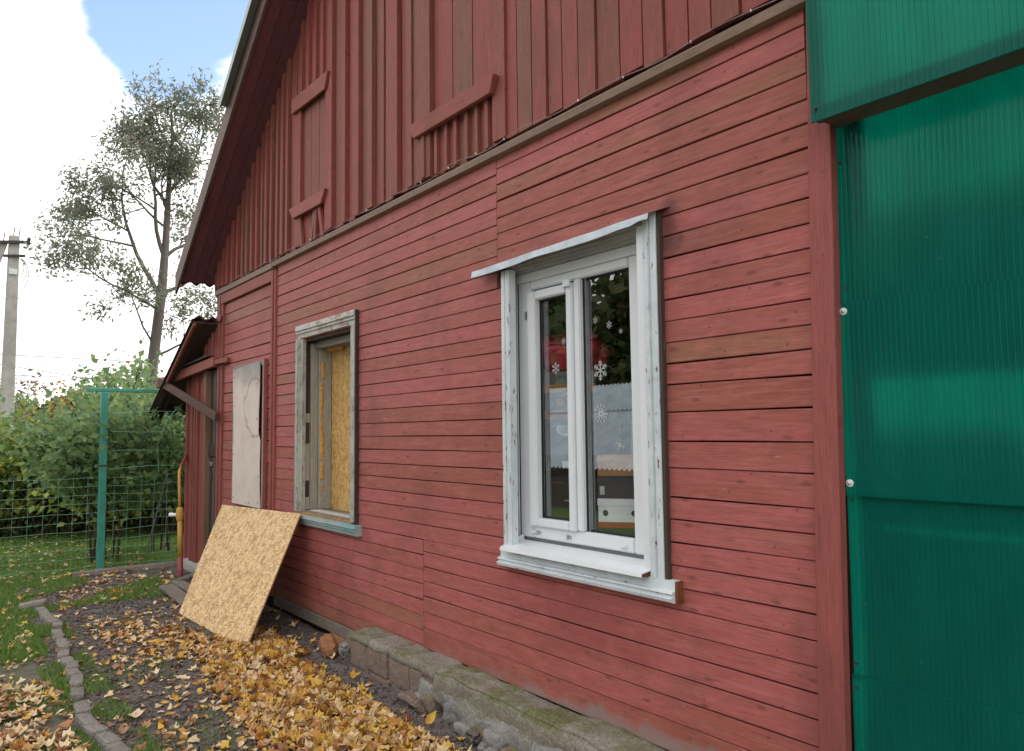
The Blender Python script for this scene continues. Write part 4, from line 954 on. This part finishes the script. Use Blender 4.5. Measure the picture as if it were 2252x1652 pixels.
def grow(rng, start, dirv, length, radius, depth, segs, tips, kids=(2, 4), shrink=.68, bend=.25, up=.1, spread=.75):
    p = Vector(start); d = Vector(dirv).normalized(); k = max(3, int(length / .25) if length < 2 else 7)
    pts, rs = [p.copy()], [radius]
    for i in range(k):
        d = (d + Vector(rng.normal(0, bend / math.sqrt(k), 3)) + Z * up / k).normalized()
        p = p + d * (length / k); pts.append(p.copy()); rs.append(radius * (1 - .62 * (i + 1) / k))
    segs.append((pts, rs))
    if depth == 0: tips.append((pts, length)); return
    nk = rng.integers(kids[0], kids[1] + 1)
    for j in range(nk):
        t = .35 + .6 * (j + rng.random()) / nk; i = min(k - 1, int(t * k)); q = pts[i].lerp(pts[i + 1], .5)
        dd = (pts[i + 1] - pts[i]).normalized(); side = Vector(rng.normal(0, 1, 3)); side = (side - dd * side.dot(dd)).normalized()
        grow(rng, q, dd * (1 - spread * .6) + side * spread, length * shrink * rng.uniform(.75, 1.15), rs[i] * .62, depth - 1, segs, tips, kids, shrink, bend, up, spread)
    if depth > 0: tips.append((pts[-3:], length * .4))
def plant(name, loc, label, cat, rng, specs, leafmat_, nleaf, lsize, barkm='bark', spread=.16, aspect=.5, droop=.3, group=None, kids=(2, 4), shrink=.68, depth=3, up=.1, sp=.75, bend=.25, minr=.004):
    root = empty(name, loc); tag(root, label, cat, group); segs, tips = [], []
    for (off, dv, L, r) in specs: grow(rng, Vector(loc) + Vector(off), dv, L, r, depth, segs, tips, kids, shrink, bend, up, sp)
    tk = MB()
    for pts, rs in segs: tk.tube(pts, [max(minr, x) for x in rs], 6 if rs[0] > .03 else 4, False)
    tk.build('trunk', barkm, root, True)
    C, D = [], []; per = max(1, nleaf // max(1, len(tips)))
    for pts, L in tips:
        P = np.array([tuple(q) for q in pts]); t = rng.random(per) * (len(P) - 1); i = np.minimum(t.astype(int), len(P) - 2); f = (t - i)[:, None]
        c = P[i] * (1 - f) + P[i + 1] * f + rng.normal(0, spread, (per, 3)) * (.35 + .65 * L / (L + .3)); C.append(c)
        dv = P[-1] - P[0]; D.append(np.repeat((dv / (np.linalg.norm(dv) + 1e-6))[None], per, 0))
    leaf_cloud('crown', np.concatenate(C), np.concatenate(D), lsize, leafmat_, rng, aspect, root, droop)
    return root
R = np.random.default_rng
# tall tree behind the lean-to: explicit trunk leaning slightly, limbs to the left and up
rng = R(11)
tt = empty('tall_tree', (-19.6, 1.45, 0)); tag(tt, 'tall thin-leaved tree rising behind the roof edge, its trunk bare below', 'tree')
segs, tips = [], []
trunk = [(-19.6, 1.45, -.1), (-19.58, 1.52, 1.6), (-19.56, 1.60, 3.3), (-19.52, 1.76, 5.1), (-19.51, 1.82, 6.2), (-19.5, 1.86, 7.6), (-19.48, 1.92, 8.8), (-19.5, 1.88, 9.6)]
segs.append(([Vector(p) for p in trunk], [.15, .135, .125, .11, .085, .06, .04, .02]))
for (s_, dv, L, r, dp) in (((-19.53, 1.74, 4.9), (0, -.85, .95), 2.7, .06, 3), ((-19.52, 1.8, 5.9), (.1, -.5, 1.1), 2.3, .055, 3), ((-19.53, 1.70, 4.6), (0, -1.0, .35), 2.0, .035, 3),
                           ((-19.52, 1.75, 5.0), (0, 1.0, .35), 2.8, .05, 3), ((-19.51, 1.80, 5.9), (.1, .7, .9), 2.4, .05, 3), ((-19.5, 1.85, 7.2), (0, -.75, .8), 1.6, .04, 3), ((-19.5, 1.86, 7.5), (.1, .6, .9), 1.9, .04, 3),
                           ((-19.49, 1.9, 8.5), (0, -.5, .9), 1.1, .03, 2), ((-19.49, 1.9, 8.7), (.1, .55, .8), 1.3, .03, 2), ((-19.5, 1.86, 7.0), (-.5, -.4, .8), 1.6, .035, 3), ((-19.5, 1.86, 6.6), (.6, -.6, .7), 1.7, .035, 3),
                           ((-19.55, 1.65, 3.7), (.1, -.9, .7), 1.7, .028, 2), ((-19.55, 1.65, 3.5), (0, .9, .5), 2.0, .03, 3), ((-19.5, 1.9, 9.0), (0, -.1, 1), .9, .02, 2)):
    grow(rng, s_, dv, L, r, dp, segs, tips, (3, 4), .62, .35, .22, .8)
tk = MB()
for pts, rs in segs: tk.tube(pts, [max(.006, x) for x in rs], 6 if rs[0] > .04 else 4, False)
tk.build('trunk', 'bark', tt, True)
C, D = [], []
for pts, L in tips:
    zc = pts[0].z; per = int(22 * (1.2 if zc > 6.0 else (1.2 if zc > 4.6 else 1.0)))
    P = np.array([tuple(q) for q in pts]); t = rng.random(per) * (len(P) - 1); i = np.minimum(t.astype(int), len(P) - 2); f = (t - i)[:, None]
    C.append(P[i] * (1 - f) + P[i + 1] * f + rng.normal(0, .13, (per, 3))); dv = P[-1] - P[0]; D.append(np.repeat((dv / (np.linalg.norm(dv) + 1e-6))[None], per, 0))
leaf_cloud('crown', np.concatenate(C), np.concatenate(D), .12, 'treeleaf', rng, .36, tt, .7)

def stems(rng, n, sp, L, r, up=1.0, lean=.35):
    return [((rng.normal(0, sp), rng.normal(0, sp), 0), (rng.normal(0, lean), rng.normal(0, lean), up), L * rng.uniform(.8, 1.15), r) for _ in range(n)]
rng = R(5)
plant('lilac_bush', (-11.10, -.70, 0), 'lilac bush with bare lower stems right behind the green fence post', 'shrub', rng, stems(rng, 9, .12, 1.45, .018, 1, .20), 'lilac', 3600, .10, 'twig', .17, .72, .25, 'shrubs behind the fence', (2, 3), .55, 3, .25, .6)
rng = R(6)
plant('lilac_bush', (-11.55, .10, 0), 'green lilac bush filling the gap between fence post and lean-to', 'shrub', rng, stems(rng, 9, .16, 1.5, .018, 1, .22), 'lilac', 3600, .10, 'twig', .17, .72, .25, 'shrubs behind the fence', (2, 3), .55, 3, .25, .6)
for sd_, loc, hgt, matn, lab in ((21, (-15.3, -1.75, 0), 1.25, 'lilac', 'dark green shrub at the edge of the picture below the pole'), (22, (-14.6, -1.05, 0), 1.30, 'lilac_y', 'yellowing shrub in front of the white fence'),
                                 (23, (-14.7, -.45, 0), 1.6, 'lilac', 'dense green shrub in the middle of the hedge'), (24, (-14.0, .15, 0), 1.95, 'lilac', 'tall green shrub under the tall tree'),
                                 (25, (-13.8, .75, 0), 1.9, 'lilac', 'green shrub beside the lean-to behind the fence rail'), (26, (-13.6, 1.4, 0), 1.6, 'lilac', 'green shrub mostly hidden behind the lean-to boards'), (27, (-16.2, -2.5, 0), 1.3, 'lilac', 'green shrub cut off by the picture edge beyond the mesh fence')):
    rng = R(sd_)
    plant('garden_shrub', loc, lab, 'shrub', rng, stems(rng, 10, .26, hgt, .02, 1, .38), matn, 4200, .115, 'twig', .22, .72, .25, 'shrubs behind the fence', (3, 4), .58, 2, .2, .75)
for sd_, loc, hgt, matn, lab, nl in ((31, (-31.5, -.6, 0), 2.4, 'rustleaf', 'rusty brown far tree beside the pole', 2600), (32, (-29.5, 1.9, 0), 2.3, 'autumn', 'orange autumn tree beyond the hedge', 2600), (33, (-30.5, .7, 0), 1.9, 'autumn', 'pale autumn sapling between the far trees', 700),
                                     (34, (-33, -2.6, 0), 2.3, 'autumn', 'far autumn tree at the picture edge behind the pole', 2600), (35, (-28, 3.4, 0), 2.4, 'autumn', 'yellow brown far tree behind the tall tree trunk', 2600)):
    rng = R(sd_)
    plant('far_tree', loc, lab, 'tree', rng, [((0, 0, 0), (0, 0, 1), hgt, .09)] + stems(rng, 3, .2, hgt * .9, .05, 1, .3), matn, nl, .17, 'bark', .28, .6, .2, 'far autumn trees', (3, 4), .6, 3, .15, .7)
# hedge mass further back closes the view to the horizon
rng = R(40); n = 26000
hx = rng.uniform(-46, -36, n); hy = rng.uniform(-9, 14, n); hz = rng.random(n) ** .8 * (2.5 + .7 * np.sin(hy * .9) + .4 * np.sin(hy * 2.7 + 1))
hedge = leaf_cloud('distant_undergrowth', np.stack([hx, hy, hz], 1), np.repeat([[0, 0, 1.]], n, 0), .45, 'darkleaf', rng, .7, None, .2)
tag(hedge, 'dark distant undergrowth along the horizon', kind='stuff')
# dark brush line at the back of the lawn
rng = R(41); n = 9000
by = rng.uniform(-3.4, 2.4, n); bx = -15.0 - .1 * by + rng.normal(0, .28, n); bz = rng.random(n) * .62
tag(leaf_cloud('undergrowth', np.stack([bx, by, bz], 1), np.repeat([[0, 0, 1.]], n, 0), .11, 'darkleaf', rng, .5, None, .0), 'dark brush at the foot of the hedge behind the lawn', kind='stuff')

# ---- the yard opposite the wall (seen mirrored in the window)
M['yardleaf'] = leafmat('yard_tree_leaves', [(.035, .06, .02), (.055, .085, .028), (.09, .11, .035), (.13, .11, .04)], .25)
shd = empty('woodshed', (-13, -9, 0)); tag(shd, 'low shed with a grey corrugated roof across the yard, mirrored in the window', 'shed')
zs = lambda y: .92 + (-7.7 - y) * .70 if y > -10.2 else 2.67 - (-10.2 - y) * .7
def shed_roof(x0, x1, y0, y1, off, mat='shedroof'):
    n = int((x1 - x0) / .022); vs, fs = [], []
    for k in range(n + 1):
        x = x0 + (x1 - x0) * k / n; w_ = .022 * math.sin(2 * PI * x / .13) + off
        vs += [(x, y0, zs(y0) + w_), (x, y1, zs(y1) + w_)]
    for k in range(n): fs.append((k * 2, k * 2 + 2, k * 2 + 3, k * 2 + 1))
    MB().add(vs, fs).build('roof_sheet', mat, shd, True)
M['shedroof'] = plain('grey_corrugated_shed_roof', (.36, .43, .49), .5, .4, 0, .12, 3, .05)
for k in range(8):
    x0 = -24 + k * 2.4
    shed_roof(x0, x0 + 2.45, -7.6, -9.35, .0 + .008 * (k % 2)); shed_roof(x0, x0 + 2.45, -9.25, -10.2, .03 + .008 * (k % 2))
shed_roof(-24, -4.8, -10.2, -12.6, .02)
MB().box(-23.8, -5.0, -8.0, -7.9, 0, .95).build('front_wall', 'darkwood', shd); MB().box(-23.8, -5.0, -12.5, -12.4, 0, 1.0).build('back_wall', 'darkwood', shd)
for i, (x, y) in enumerate(((-7, -15), (-11, -16), (-15.5, -15.5), (-19.5, -17), (-24.5, -16.5), (-3, -16.5))):
    rng = R(60 + i)
    plant('yard_tree', (x, y, 0), ['dark tree mirrored in the wide pane behind the shed ridge', 'dark tree mirrored at the mullion over the shed roof', 'dark tree mirrored in the narrow pane over the shed roof', 'dark tree across the yard beyond the middle of the shed', 'dark tree across the yard at the far end of the shed', 'dark tree across the yard nearest the green porch'][i], 'tree', rng, [((0, 0, 0), (0, 0, 1), 5.0, .2)] + stems(rng, 4, .5, 4.6, .12, 1, .5), 'yardleaf', 9000, .42, 'bark', .55, .7, .2, 'trees across the yard', (4, 5), .66, 2, .15, .7)

# ================================================================== things behind the window glass
def cbox(name, loc, size, rz, col, label, cat='box', group='boxes stacked inside the window', lid=None, marks=()):
    root = empty(name, loc); root.rotation_euler = (0, 0, rz); tag(root, label, cat, group)
    mt = plain(name + '_card', col, .6, .3, 0, .06, 15, .03)
    a, b_, h = size[0] / 2, size[1] / 2, size[2]
    def part(mb, nm, mt_):
        o = mb.build(nm, mt_); o.parent = root; return o
    lh = min(.035, h * .35)
    part(MB().box(-a + .003, a - .003, -b_ + .003, b_ - .003, 0, h - lh), 'carton', mt)
    part(MB().box(-a, a, -b_, b_, h - lh + .0005, h), 'lid', plain(name + '_lid', lid, .6) if lid else mt)
    for (kind, u_, w_, s1, s2, c) in marks:
        mk = plain(name + '_mark', c, .6); y = -b_ + .0015
        if kind == 'oval':
            n = 20; part(MB().add([(u_ + s1 * math.cos(t * 2 * PI / n), y, w_ + s2 * math.sin(t * 2 * PI / n)) for t in range(n)], [tuple(range(n))]), 'printed_mark', mk)
        else: part(MB().add([(u_ - s1, y, w_ - s2), (u_ + s1, y, w_ - s2), (u_ + s1, y, w_ + s2), (u_ - s1, y, w_ + s2)], [(0, 1, 2, 3)]), 'printed_mark', mk)
    return root
BK = (.022, .022, .024); DG = (.05, .052, .056); WH = (.80, .82, .82)
AR = .62
zc = .992
for (h, col, lid, lab, marks) in ((.112, BK, None, 'black shoe box with a small white label at the bottom of the right stack', (('rect', -.03, .035, .028, .018, (.45, .46, .46)),)),
                                 (.028, (.40, .035, .02), (.40, .035, .02), 'flat red box lid between the black and the white box', ()),
                                 (.118, WH, None, 'white shoe box with round dark emblems in the right stack', (('oval', .02, .045, .019, .016, (.03, .03, .03)), ('oval', -.13, .045, .014, .016, (.03, .03, .03)))),
                                 (.112, DG, None, 'dark grey shoe box above the white one', (('rect', -.145, .04, .012, .022, (.5, .5, .5)),)),
                                 (.105, (.40, .22, .10), None, 'tan cardboard box on top of the right stack', ())):
    cbox('shoe_box', (-2.80, .33, zc), (.34, .22, h), AR, col, lab, lid=lid, marks=marks); zc += h + .0015
zc = .992
for (h, col, lid, lab, marks) in ((.13, BK, None, 'black shoe box lowest in the stack behind the narrow sash', ()),
                                 (.13, BK, None, 'black shoe box with a thin silver line, second in the narrow stack', (('rect', .02, .09, .035, .004, (.35, .33, .32)),)),
                                 (.09, BK, None, 'black box with a thin pinkish line below the barcode labels', (('rect', -.05, .06, .03, .004, (.25, .16, .16)),)),
                                 (.12, BK, None, 'black shoe box with white barcode labels behind the narrow sash', (('rect', .0, .075, .024, .030, (.62, .64, .64)), ('rect', .085, .06, .022, .030, (.55, .6, .6)), ('rect', -.085, .06, .035, .028, (.05, .05, .05)))),
                                 (.09, (.10, .12, .14), None, 'slate blue box above the barcode box', ()),
                                 (.11, (.11, .13, .15), None, 'slate blue shoe box with a white oval emblem', (('oval', .0, .055, .055, .040, (.75, .77, .76)), ('oval', .0, .055, .047, .033, (.55, .6, .6)), ('rect', .0, .055, .040, .007, (.75, .77, .76)))),
                                 (.045, (.34, .20, .20), None, 'thin dusty pink box in the narrow stack', ()),
                                 (.10, (.11, .13, .15), None, 'slate blue shoe box with a small copper oval', (('oval', -.03, .05, .022, .027, (.42, .24, .15)),)),
                                 (.045, (.50, .28, .12), None, 'thin orange box above the copper oval', ()),
                                 (.07, (.22, .22, .23), None, 'grey box with a torn pale lid near the top of the narrow stack', ())):
    cbox('shoe_box', (-3.30, .345, zc), (.34, .24, h), AR, col, lab, lid=lid, marks=marks); zc += h + .0015
# crumpled red bag on top
M['redbag'] = plain('red_plastic_bag', (.50, .02, .06), .35, .5, 0, .3, 9, .5)
bag = MB().chunk(-.20, .20, -.13, .13, 0, .22, 4, .05, .025, 9, .9).build('plastic_bag', 'redbag', None, True); bag.location = (-3.28, .37, zc - .01); bag.rotation_euler = (0, 0, AR)
tag(bag, 'crumpled red plastic bag on top of the boxes inside the window', 'bag')
M['curtain'] = plain('grey_green_curtain', (.36, .41, .40), .8, .1)
vs, fs = [], []; n = 60
for i in range(n + 1):
    t = i / n; x = -2.98 + .56 * t; y = .52 + .035 * math.sin(t * 42) + .02 * math.sin(t * 17)
    for j, z in enumerate((1.0, 1.5, 2.0, 2.6)): vs.append((x + (.06 - .06 * t) * (j - 1.5) * .6, y, z))
for i in range(n):
    for j in range(3): a = i * 4 + j; fs.append((a, a + 4, a + 5, a + 1))
tag(MB().add(vs, fs).build('curtain', 'curtain', None, True), 'grey-green curtain hanging in folds behind the wide pane', 'curtain')
# paper snowflakes stuck on the glass
def snowflake(x, z, s, y, arms, label, style=0, rot=0.):
    b = MB(); s *= .82
    def bar(p, q, w):
        p, q = Vector(p), Vector(q); d = (q - p).normalized(); sd_ = Vector((-d.y, d.x)) * w / 2
        pts = [p - sd_, q - sd_, q + sd_, p + sd_]; b.add([(x + t.x, y - .0012, z + t.y) for t in pts] + [(x + t.x, y - .0006, z + t.y) for t in pts], [(0, 1, 2, 3), (7, 6, 5, 4), (0, 4, 5, 1), (1, 5, 6, 2), (2, 6, 7, 3), (3, 7, 4, 0)])
    for k in range(arms):
        a = rot + 2 * PI * k / arms; d = Vector((math.sin(a), math.cos(a))); w = s * .085
        bar((0, 0), d * s, w)
        for (t, l) in (((.45, .32), (.72, .26)) if style == 0 else ((.75, .16),) if style == 1 else ((.6, .4),)):
            for sg_ in (-1, 1):
                a2 = a + sg_ * .9; e = Vector((math.sin(a2), math.cos(a2))); bar(d * s * t, d * s * t + e * s * l, w * .85)
    if style == 2: bar((-s * .3, 0), (s * .3, 0), s * .5)
    o = b.build('snowflake_sticker', 'sticker'); tag(o, label, 'sticker', 'snowflakes on the window')
yl, yr = .095, .105
snowflake(-3.035, 1.80, .045, yl, 6, 'six-armed snowflake sticker at the right edge of the narrow pane above the slate boxes')
snowflake(-3.13, 1.94, .040, yl, 6, 'snowflake sticker beside the top of the red bag in the narrow pane')
snowflake(-3.06, 2.08, .026, yl, 8, 'small snowflake sticker high in the narrow pane', 1)
snowflake(-3.045, 1.63, .014, yl, 6, 'tiny snowflake sticker low in the narrow pane')
snowflake(-2.795, 1.905, .062, yr, 6, 'largest snowflake sticker, on the wide pane above the roof reflection')
snowflake(-2.795, 1.685, .060, yr, 12, 'many-rayed snowflake sticker in the middle of the wide pane', 1)
snowflake(-2.825, 2.165, .022, yr, 6, 'small snowflake sticker high on the wide pane by the mullion')
snowflake(-2.725, 2.13, .024, yr, 6, 'small snowflake sticker high on the wide pane before the curtain')
snowflake(-2.645, 2.09, .015, yr, 6, 'tiny snowflake sticker nearest the right edge of the wide pane')
snowflake(-2.665, 1.53, .042, yr, 4, 'little winged figure sticker low on the wide pane', 2, .4)
snowflake(-2.66, 1.62, .014, yr, 6, 'tiny star sticker above the winged figure')
snowflake(-2.805, 1.43, .022, yr, 6, 'pale star sticker over the tan box in the wide pane')

# ================================================================== fallen leaves, grass, gravel
def leaf_outline(kind):
    if kind == 'maple':
        pts = []
        for k, (a, r) in enumerate(((0, 1.), (17, .70), (30, .72), (48, .94), (64, .66), (84, .60), (102, .76), (130, .50), (165, .36))):
            pts.append((math.radians(a), r))
        full = pts + [(-a, r) for a, r in reversed(pts[1:])]
        return [(r * math.sin(a), r * math.cos(a)) for a, r in full]
    return [(.0, 1.), (.30, .55), (.44, .1), (.36, -.35), (.1, -.62), (-.1, -.62), (-.36, -.35), (-.44, .1), (-.30, .55)]
def leaf_geo(kind, rng, curl):
    ol = np.array(leaf_outline(kind)); ol = ol * (1 + rng.normal(0, .06, ol.shape))
    P = np.concatenate([[[0, -.05]], ol]); x, y = P[:, 0], P[:, 1]
    z = curl[0] * x * x + curl[1] * y * y + curl[2] * x * y + curl[3] * np.abs(x)
    V = np.stack([x, y, z - z.min()], 1); n = len(ol)
    F = np.array([(0, 1 + (i + 1) % n, 1 + i) for i in range(n)])
    return V, F
rng = R(99)
TPL = []
for k in range(14):
    kd = 'maple' if k % 5 in (0, 2) else 'oval'
    TPL.append((kd,) + leaf_geo(kd, rng, (rng.normal(.15, .5), rng.normal(.1, .45), rng.normal(0, .4), rng.normal(.1, .4))))
KINDS_ = ['yellow', 'orange', 'cream', 'brown']
def dens(x, y):
    """leaves per square metre, read off the photograph"""
    nz = mnoise.noise(Vector((x * 1.3, y * 1.3, 4.2))); n2 = mnoise.noise(Vector((x * 3.1, y * 3.1, 8)))
    d = 12 + 30 * max(0, n2)
    # windrow of leaves along the wall
    lo = -1.05 - .10 * (x + 6) - .06 * nz; hi = -.42 + .03 * nz + (.12 if x < -5.4 else 0)
    if -6.5 < x < -.6:
        if lo < y < hi:
            e = min((y - lo) / .22, (hi - y) / .10, (x + 6.5) / .5, (-.6 - x) / 1.2, 1.)
            d += 560 * max(0, e) * (1 + .6 * n2)
        elif y < lo and y > lo - .35: d += 26 * (1 + n2)
    if -7.6 < x < -5.9 and -1.5 < y < -.85: d += 130 * max(0, .2 + nz)
    if y < -1.9 and x > -6.3: d += 480 * max(.1, min(1, (-2.2 - x) / 1.2)) * min(1, (x + 6.3) / 1.4) * max(.06, .40 + nz)
    elif y < -1.9: d += 18
    if x < -8.2: d = 22 + 70 * max(0, .2 + nz) if y > -1.4 else 18
    if x < -9.6: d = 30
    if x < -10.2: d = 9
    if y > -.24 and x > -5.1: d = 4
    if y > -.5 and y < hi + .2 and x < -5.2: d *= .8
    return d
P = []
xa, xb, ya, yb = -15.0, -.6, -3.6, -.03
for _ in range(350000):
    x, y = rng.uniform(xa, xb), rng.uniform(ya, yb)
    if y > -.3 and x < -7.0: continue
    if rng.random() * 1300 < dens(x, y): P.append((x, y))
pts = np.array(P); camxy = np.array([0, -2.6])
dist = np.hypot(pts[:, 0], pts[:, 1] + 2.6)
# only what lies in the picture counts as the largest ones
rel = pts - camxy; fwd_ = rel @ np.array([head.x, head.y]); rgt = rel @ np.array([right0.x, right0.y])
dn = 1.6; w_ = fwd_ * math.cos(PITCH) - dn * math.sin(PITCH); up_ = -fwd_ * math.sin(PITCH) - dn * math.cos(PITCH)
px, py = 1126 + 1678 * rgt / w_, 826 - 1678 * up_ / w_
inv = (w_ > .1) & (px > 5) & (px < 2240) & (py < 1640) & (py > 900)
order = np.argsort(np.where(inv, dist, 999)); near = set(order[:300].tolist())
kprob = lambda x, y: [.33, .22, .33, .12] if (-6.5 < x < -2 and y > -1.25) else [.14, .20, .40, .26]
lift = lambda x, y: min(1., dens(x, y) / 700.)
MESHES = {}
for k, (kd, V, F) in enumerate(TPL):
    for c in KINDS_:
        me = bpy.data.meshes.new('fallen_leaf'); me.from_pydata([tuple(v) for v in V], [], [tuple(f) for f in F.tolist()]); me.materials.append(M['one_' + c]); me.polygons.foreach_set('use_smooth', [True] * len(F)); MESHES[(k, c)] = me
SV, SF, SM = [], [], []; off = 0
for i, (x, y) in enumerate(pts):
    k = int(rng.integers(len(TPL))); kd, V, F = TPL[k]; c = int(rng.choice(4, p=kprob(x, y)))
    s_ = (.021 + .023 * rng.random() ** 1.5) * (1.15 if kd == 'maple' else .92)
    tilt = .18 + .35 * lift(x, y); ax, ay, az = rng.normal(0, tilt), rng.normal(0, tilt), rng.uniform(0, 2 * PI)
    z = gz(x, y) + .004 + lift(x, y) * rng.random() * .026
    if y < -1.9 or x < -9.9: z += .015
    if i in near:
        o = bpy.data.objects.new('fallen_leaf', MESHES[(k, KINDS_[c])]); COL.objects.link(o); o.location = (x, y, z); o.rotation_euler = (ax, ay, az); o.scale = (s_, s_, s_)
        shp = 'lobed' if kd == 'maple' else 'oval'; cn = {'yellow': 'yellow', 'orange': 'orange', 'cream': 'pale cream', 'brown': 'dull brown'}[KINDS_[c]]
        pl_ = ('in the leaf pile under the plastic window' if x > -3.6 else 'in the leaf pile before the cracked render' if x > -4.0 else 'in the leaf pile before the exposed bricks' if x > -4.5 else 'in the leaf pile near the loose brick' if y > -.9 else 'at the outer edge of the leaf pile') if y > -1.25 else ('on the bare soil of the path' if y > -1.78 else 'beyond the paver edging')
        tag(o, f'{cn} {shp} fallen leaf {pl_}', 'leaf', f'{cn} {shp} leaves {pl_}')
    else:
        Rm = np.array(Matrix.Rotation(az, 3, 'Z') @ Matrix.Rotation(ay, 3, 'Y') @ Matrix.Rotation(ax, 3, 'X'))
        SV.append((V * s_) @ Rm.T + np.array([x, y, z])); SF.append(F + off); SM.append(np.full(len(F), c)); off += len(V)
tag(np_mesh('leaf_litter', np.concatenate(SV), np.concatenate(SF), ['leaf_' + c for c in KINDS_], midx=np.concatenate(SM)), 'yellow and brown fallen leaves covering the ground', kind='stuff')
# a few leaves that stand out
def big_leaf(x, y, s_, c, k, label, rot=(.1, .1, .5), z=.012):
    o = bpy.data.objects.new('fallen_leaf', MESHES[(k, c)]); COL.objects.link(o); o.location = (x, y, gz(x, y) + z); o.rotation_euler = rot; o.scale = (s_, s_, s_); tag(o, label, 'leaf')
big_leaf(-4.83, -1.62, .075, 'cream', 0, 'large pale maple leaf lying on bare soil next to the pavers', (.05, .1, 1.9))
big_leaf(-3.72, -.36, .055, 'yellow', 1, 'bright yellow oval leaf standing on edge near the plinth', (.5, .7, .8), .03)
big_leaf(-4.42, -.40, .055, 'yellow', 5, 'pale yellow lobed leaf on the soil between leaf pile and plinth', (.1, .15, 2.2))
big_leaf(-4.70, -.33, .05, 'yellow', 7, 'yellow leaf lying close to the mossy plinth front', (.1, .1, .4))
big_leaf(-8.35, -1.10, .06, 'yellow', 6, 'single yellow leaf on the grey trodden track', (.05, .05, .2))

# gravel and clods
rng = R(77); n = 16000
gxp = rng.uniform(-9.6, -2.6, n); gyp = rng.uniform(-1.85, -.05, n)
keep = ~((gyp > -.24) & (gxp > -5.1)); gxp, gyp = gxp[keep], gyp[keep]; n = len(gxp)
oc = np.array([(1, 0, 0), (-1, 0, 0), (0, 1, 0), (0, -1, 0), (0, 0, .7), (0, 0, -.7)]); of = np.array([(0, 2, 4), (2, 1, 4), (1, 3, 4), (3, 0, 4), (2, 0, 5), (1, 2, 5), (3, 1, 5), (0, 3, 5)])
sz = rng.uniform(.004, .012, n) * (1 + 1.2 * (rng.random(n) > .95))
zz = np.array([gz(a, b_) for a, b_ in zip(gxp, gyp)])
V = (oc[None] * (1 + rng.normal(0, .3, (n, 6, 3)))) * sz[:, None, None] + np.stack([gxp, gyp, zz + sz * .3], 1)[:, None]
F = of[None] + (np.arange(n) * 6)[:, None, None]
M['gravel'] = leafmat('gravel_stones', [(.06, .05, .045), (.12, .10, .09), (.18, .16, .15), (.09, .07, .06)], 0., .9)
tag(np_mesh('gravel', V.reshape(-1, 3), F.reshape(-1, 3), ['gravel']), 'fine gravel and clods on the trodden soil', kind='stuff')
# grass
rng = R(78)
def blades(n, x0, x1, y0, y1, h, test):
    x, y = rng.uniform(x0, x1, n), rng.uniform(y0, y1, n); k = np.array([test(a, b_) for a, b_ in zip(x, y)]); x, y = x[k], y[k]; n = len(x)
    z = np.array([gz(a, b_) for a, b_ in zip(x, y)]); a = rng.uniform(0, 2 * PI, n); hh = h * rng.uniform(.5, 1.4, n); w = .0035 + .002 * rng.random(n); ln_ = rng.normal(0, .5, (n, 2)) * hh[:, None]
    b0 = np.stack([x - w * np.cos(a), y - w * np.sin(a), z - .005], 1); b1 = np.stack([x + w * np.cos(a), y + w * np.sin(a), z - .005], 1); t = np.stack([x + ln_[:, 0], y + ln_[:, 1], z + hh], 1)
    return np.stack([b0, b1, t], 1)
nzf = lambda a, b_, s=1.2, o=0: mnoise.noise(Vector((a * s, b_ * s, o)))
g1 = blades(60000, -15.2, -10.1, -3.4, 2.0, .045, lambda a, b_: not (a > -12 and b_ > .0))
g2 = blades(60000, -10.3, -5.6, -3.2, -1.72, .045, lambda a, b_: (a < -6.6 or nzf(a, b_) > .0) and (b_ < -1.84 or nzf(a, b_, 3) > .2))
g3 = blades(16000, -10.1, -8.3, -1.8, -.5, .04, lambda a, b_: nzf(a, b_, 1.6, 3) > .05)
g4 = blades(9000, -5.8, -3.2, -2.9, -1.84, .04, lambda a, b_: nzf(a, b_, 1.6, 5) > .12)
g5 = np.concatenate([blades(7000, -7.5, -3.2, -1.9, -1.2, .02, lambda a, b_: nzf(a, b_, 1.3, 9) > .15), blades(9000, -8.4, -3.4, -1.95, -1.60, .035, lambda a, b_: nzf(a, b_, 2.2, 6) > .02)])
for nm, g_, lab in (('lawn_grass', g1, 'short lawn behind the wire fence'), ('verge_grass', np.concatenate([g2, g3, g4, g5]), 'patchy grass along the path and beyond the pavers')):
    tag(np_mesh(nm, g_.reshape(-1, 3), np.arange(len(g_) * 3).reshape(-1, 3), ['grass']), lab, kind='stuff')
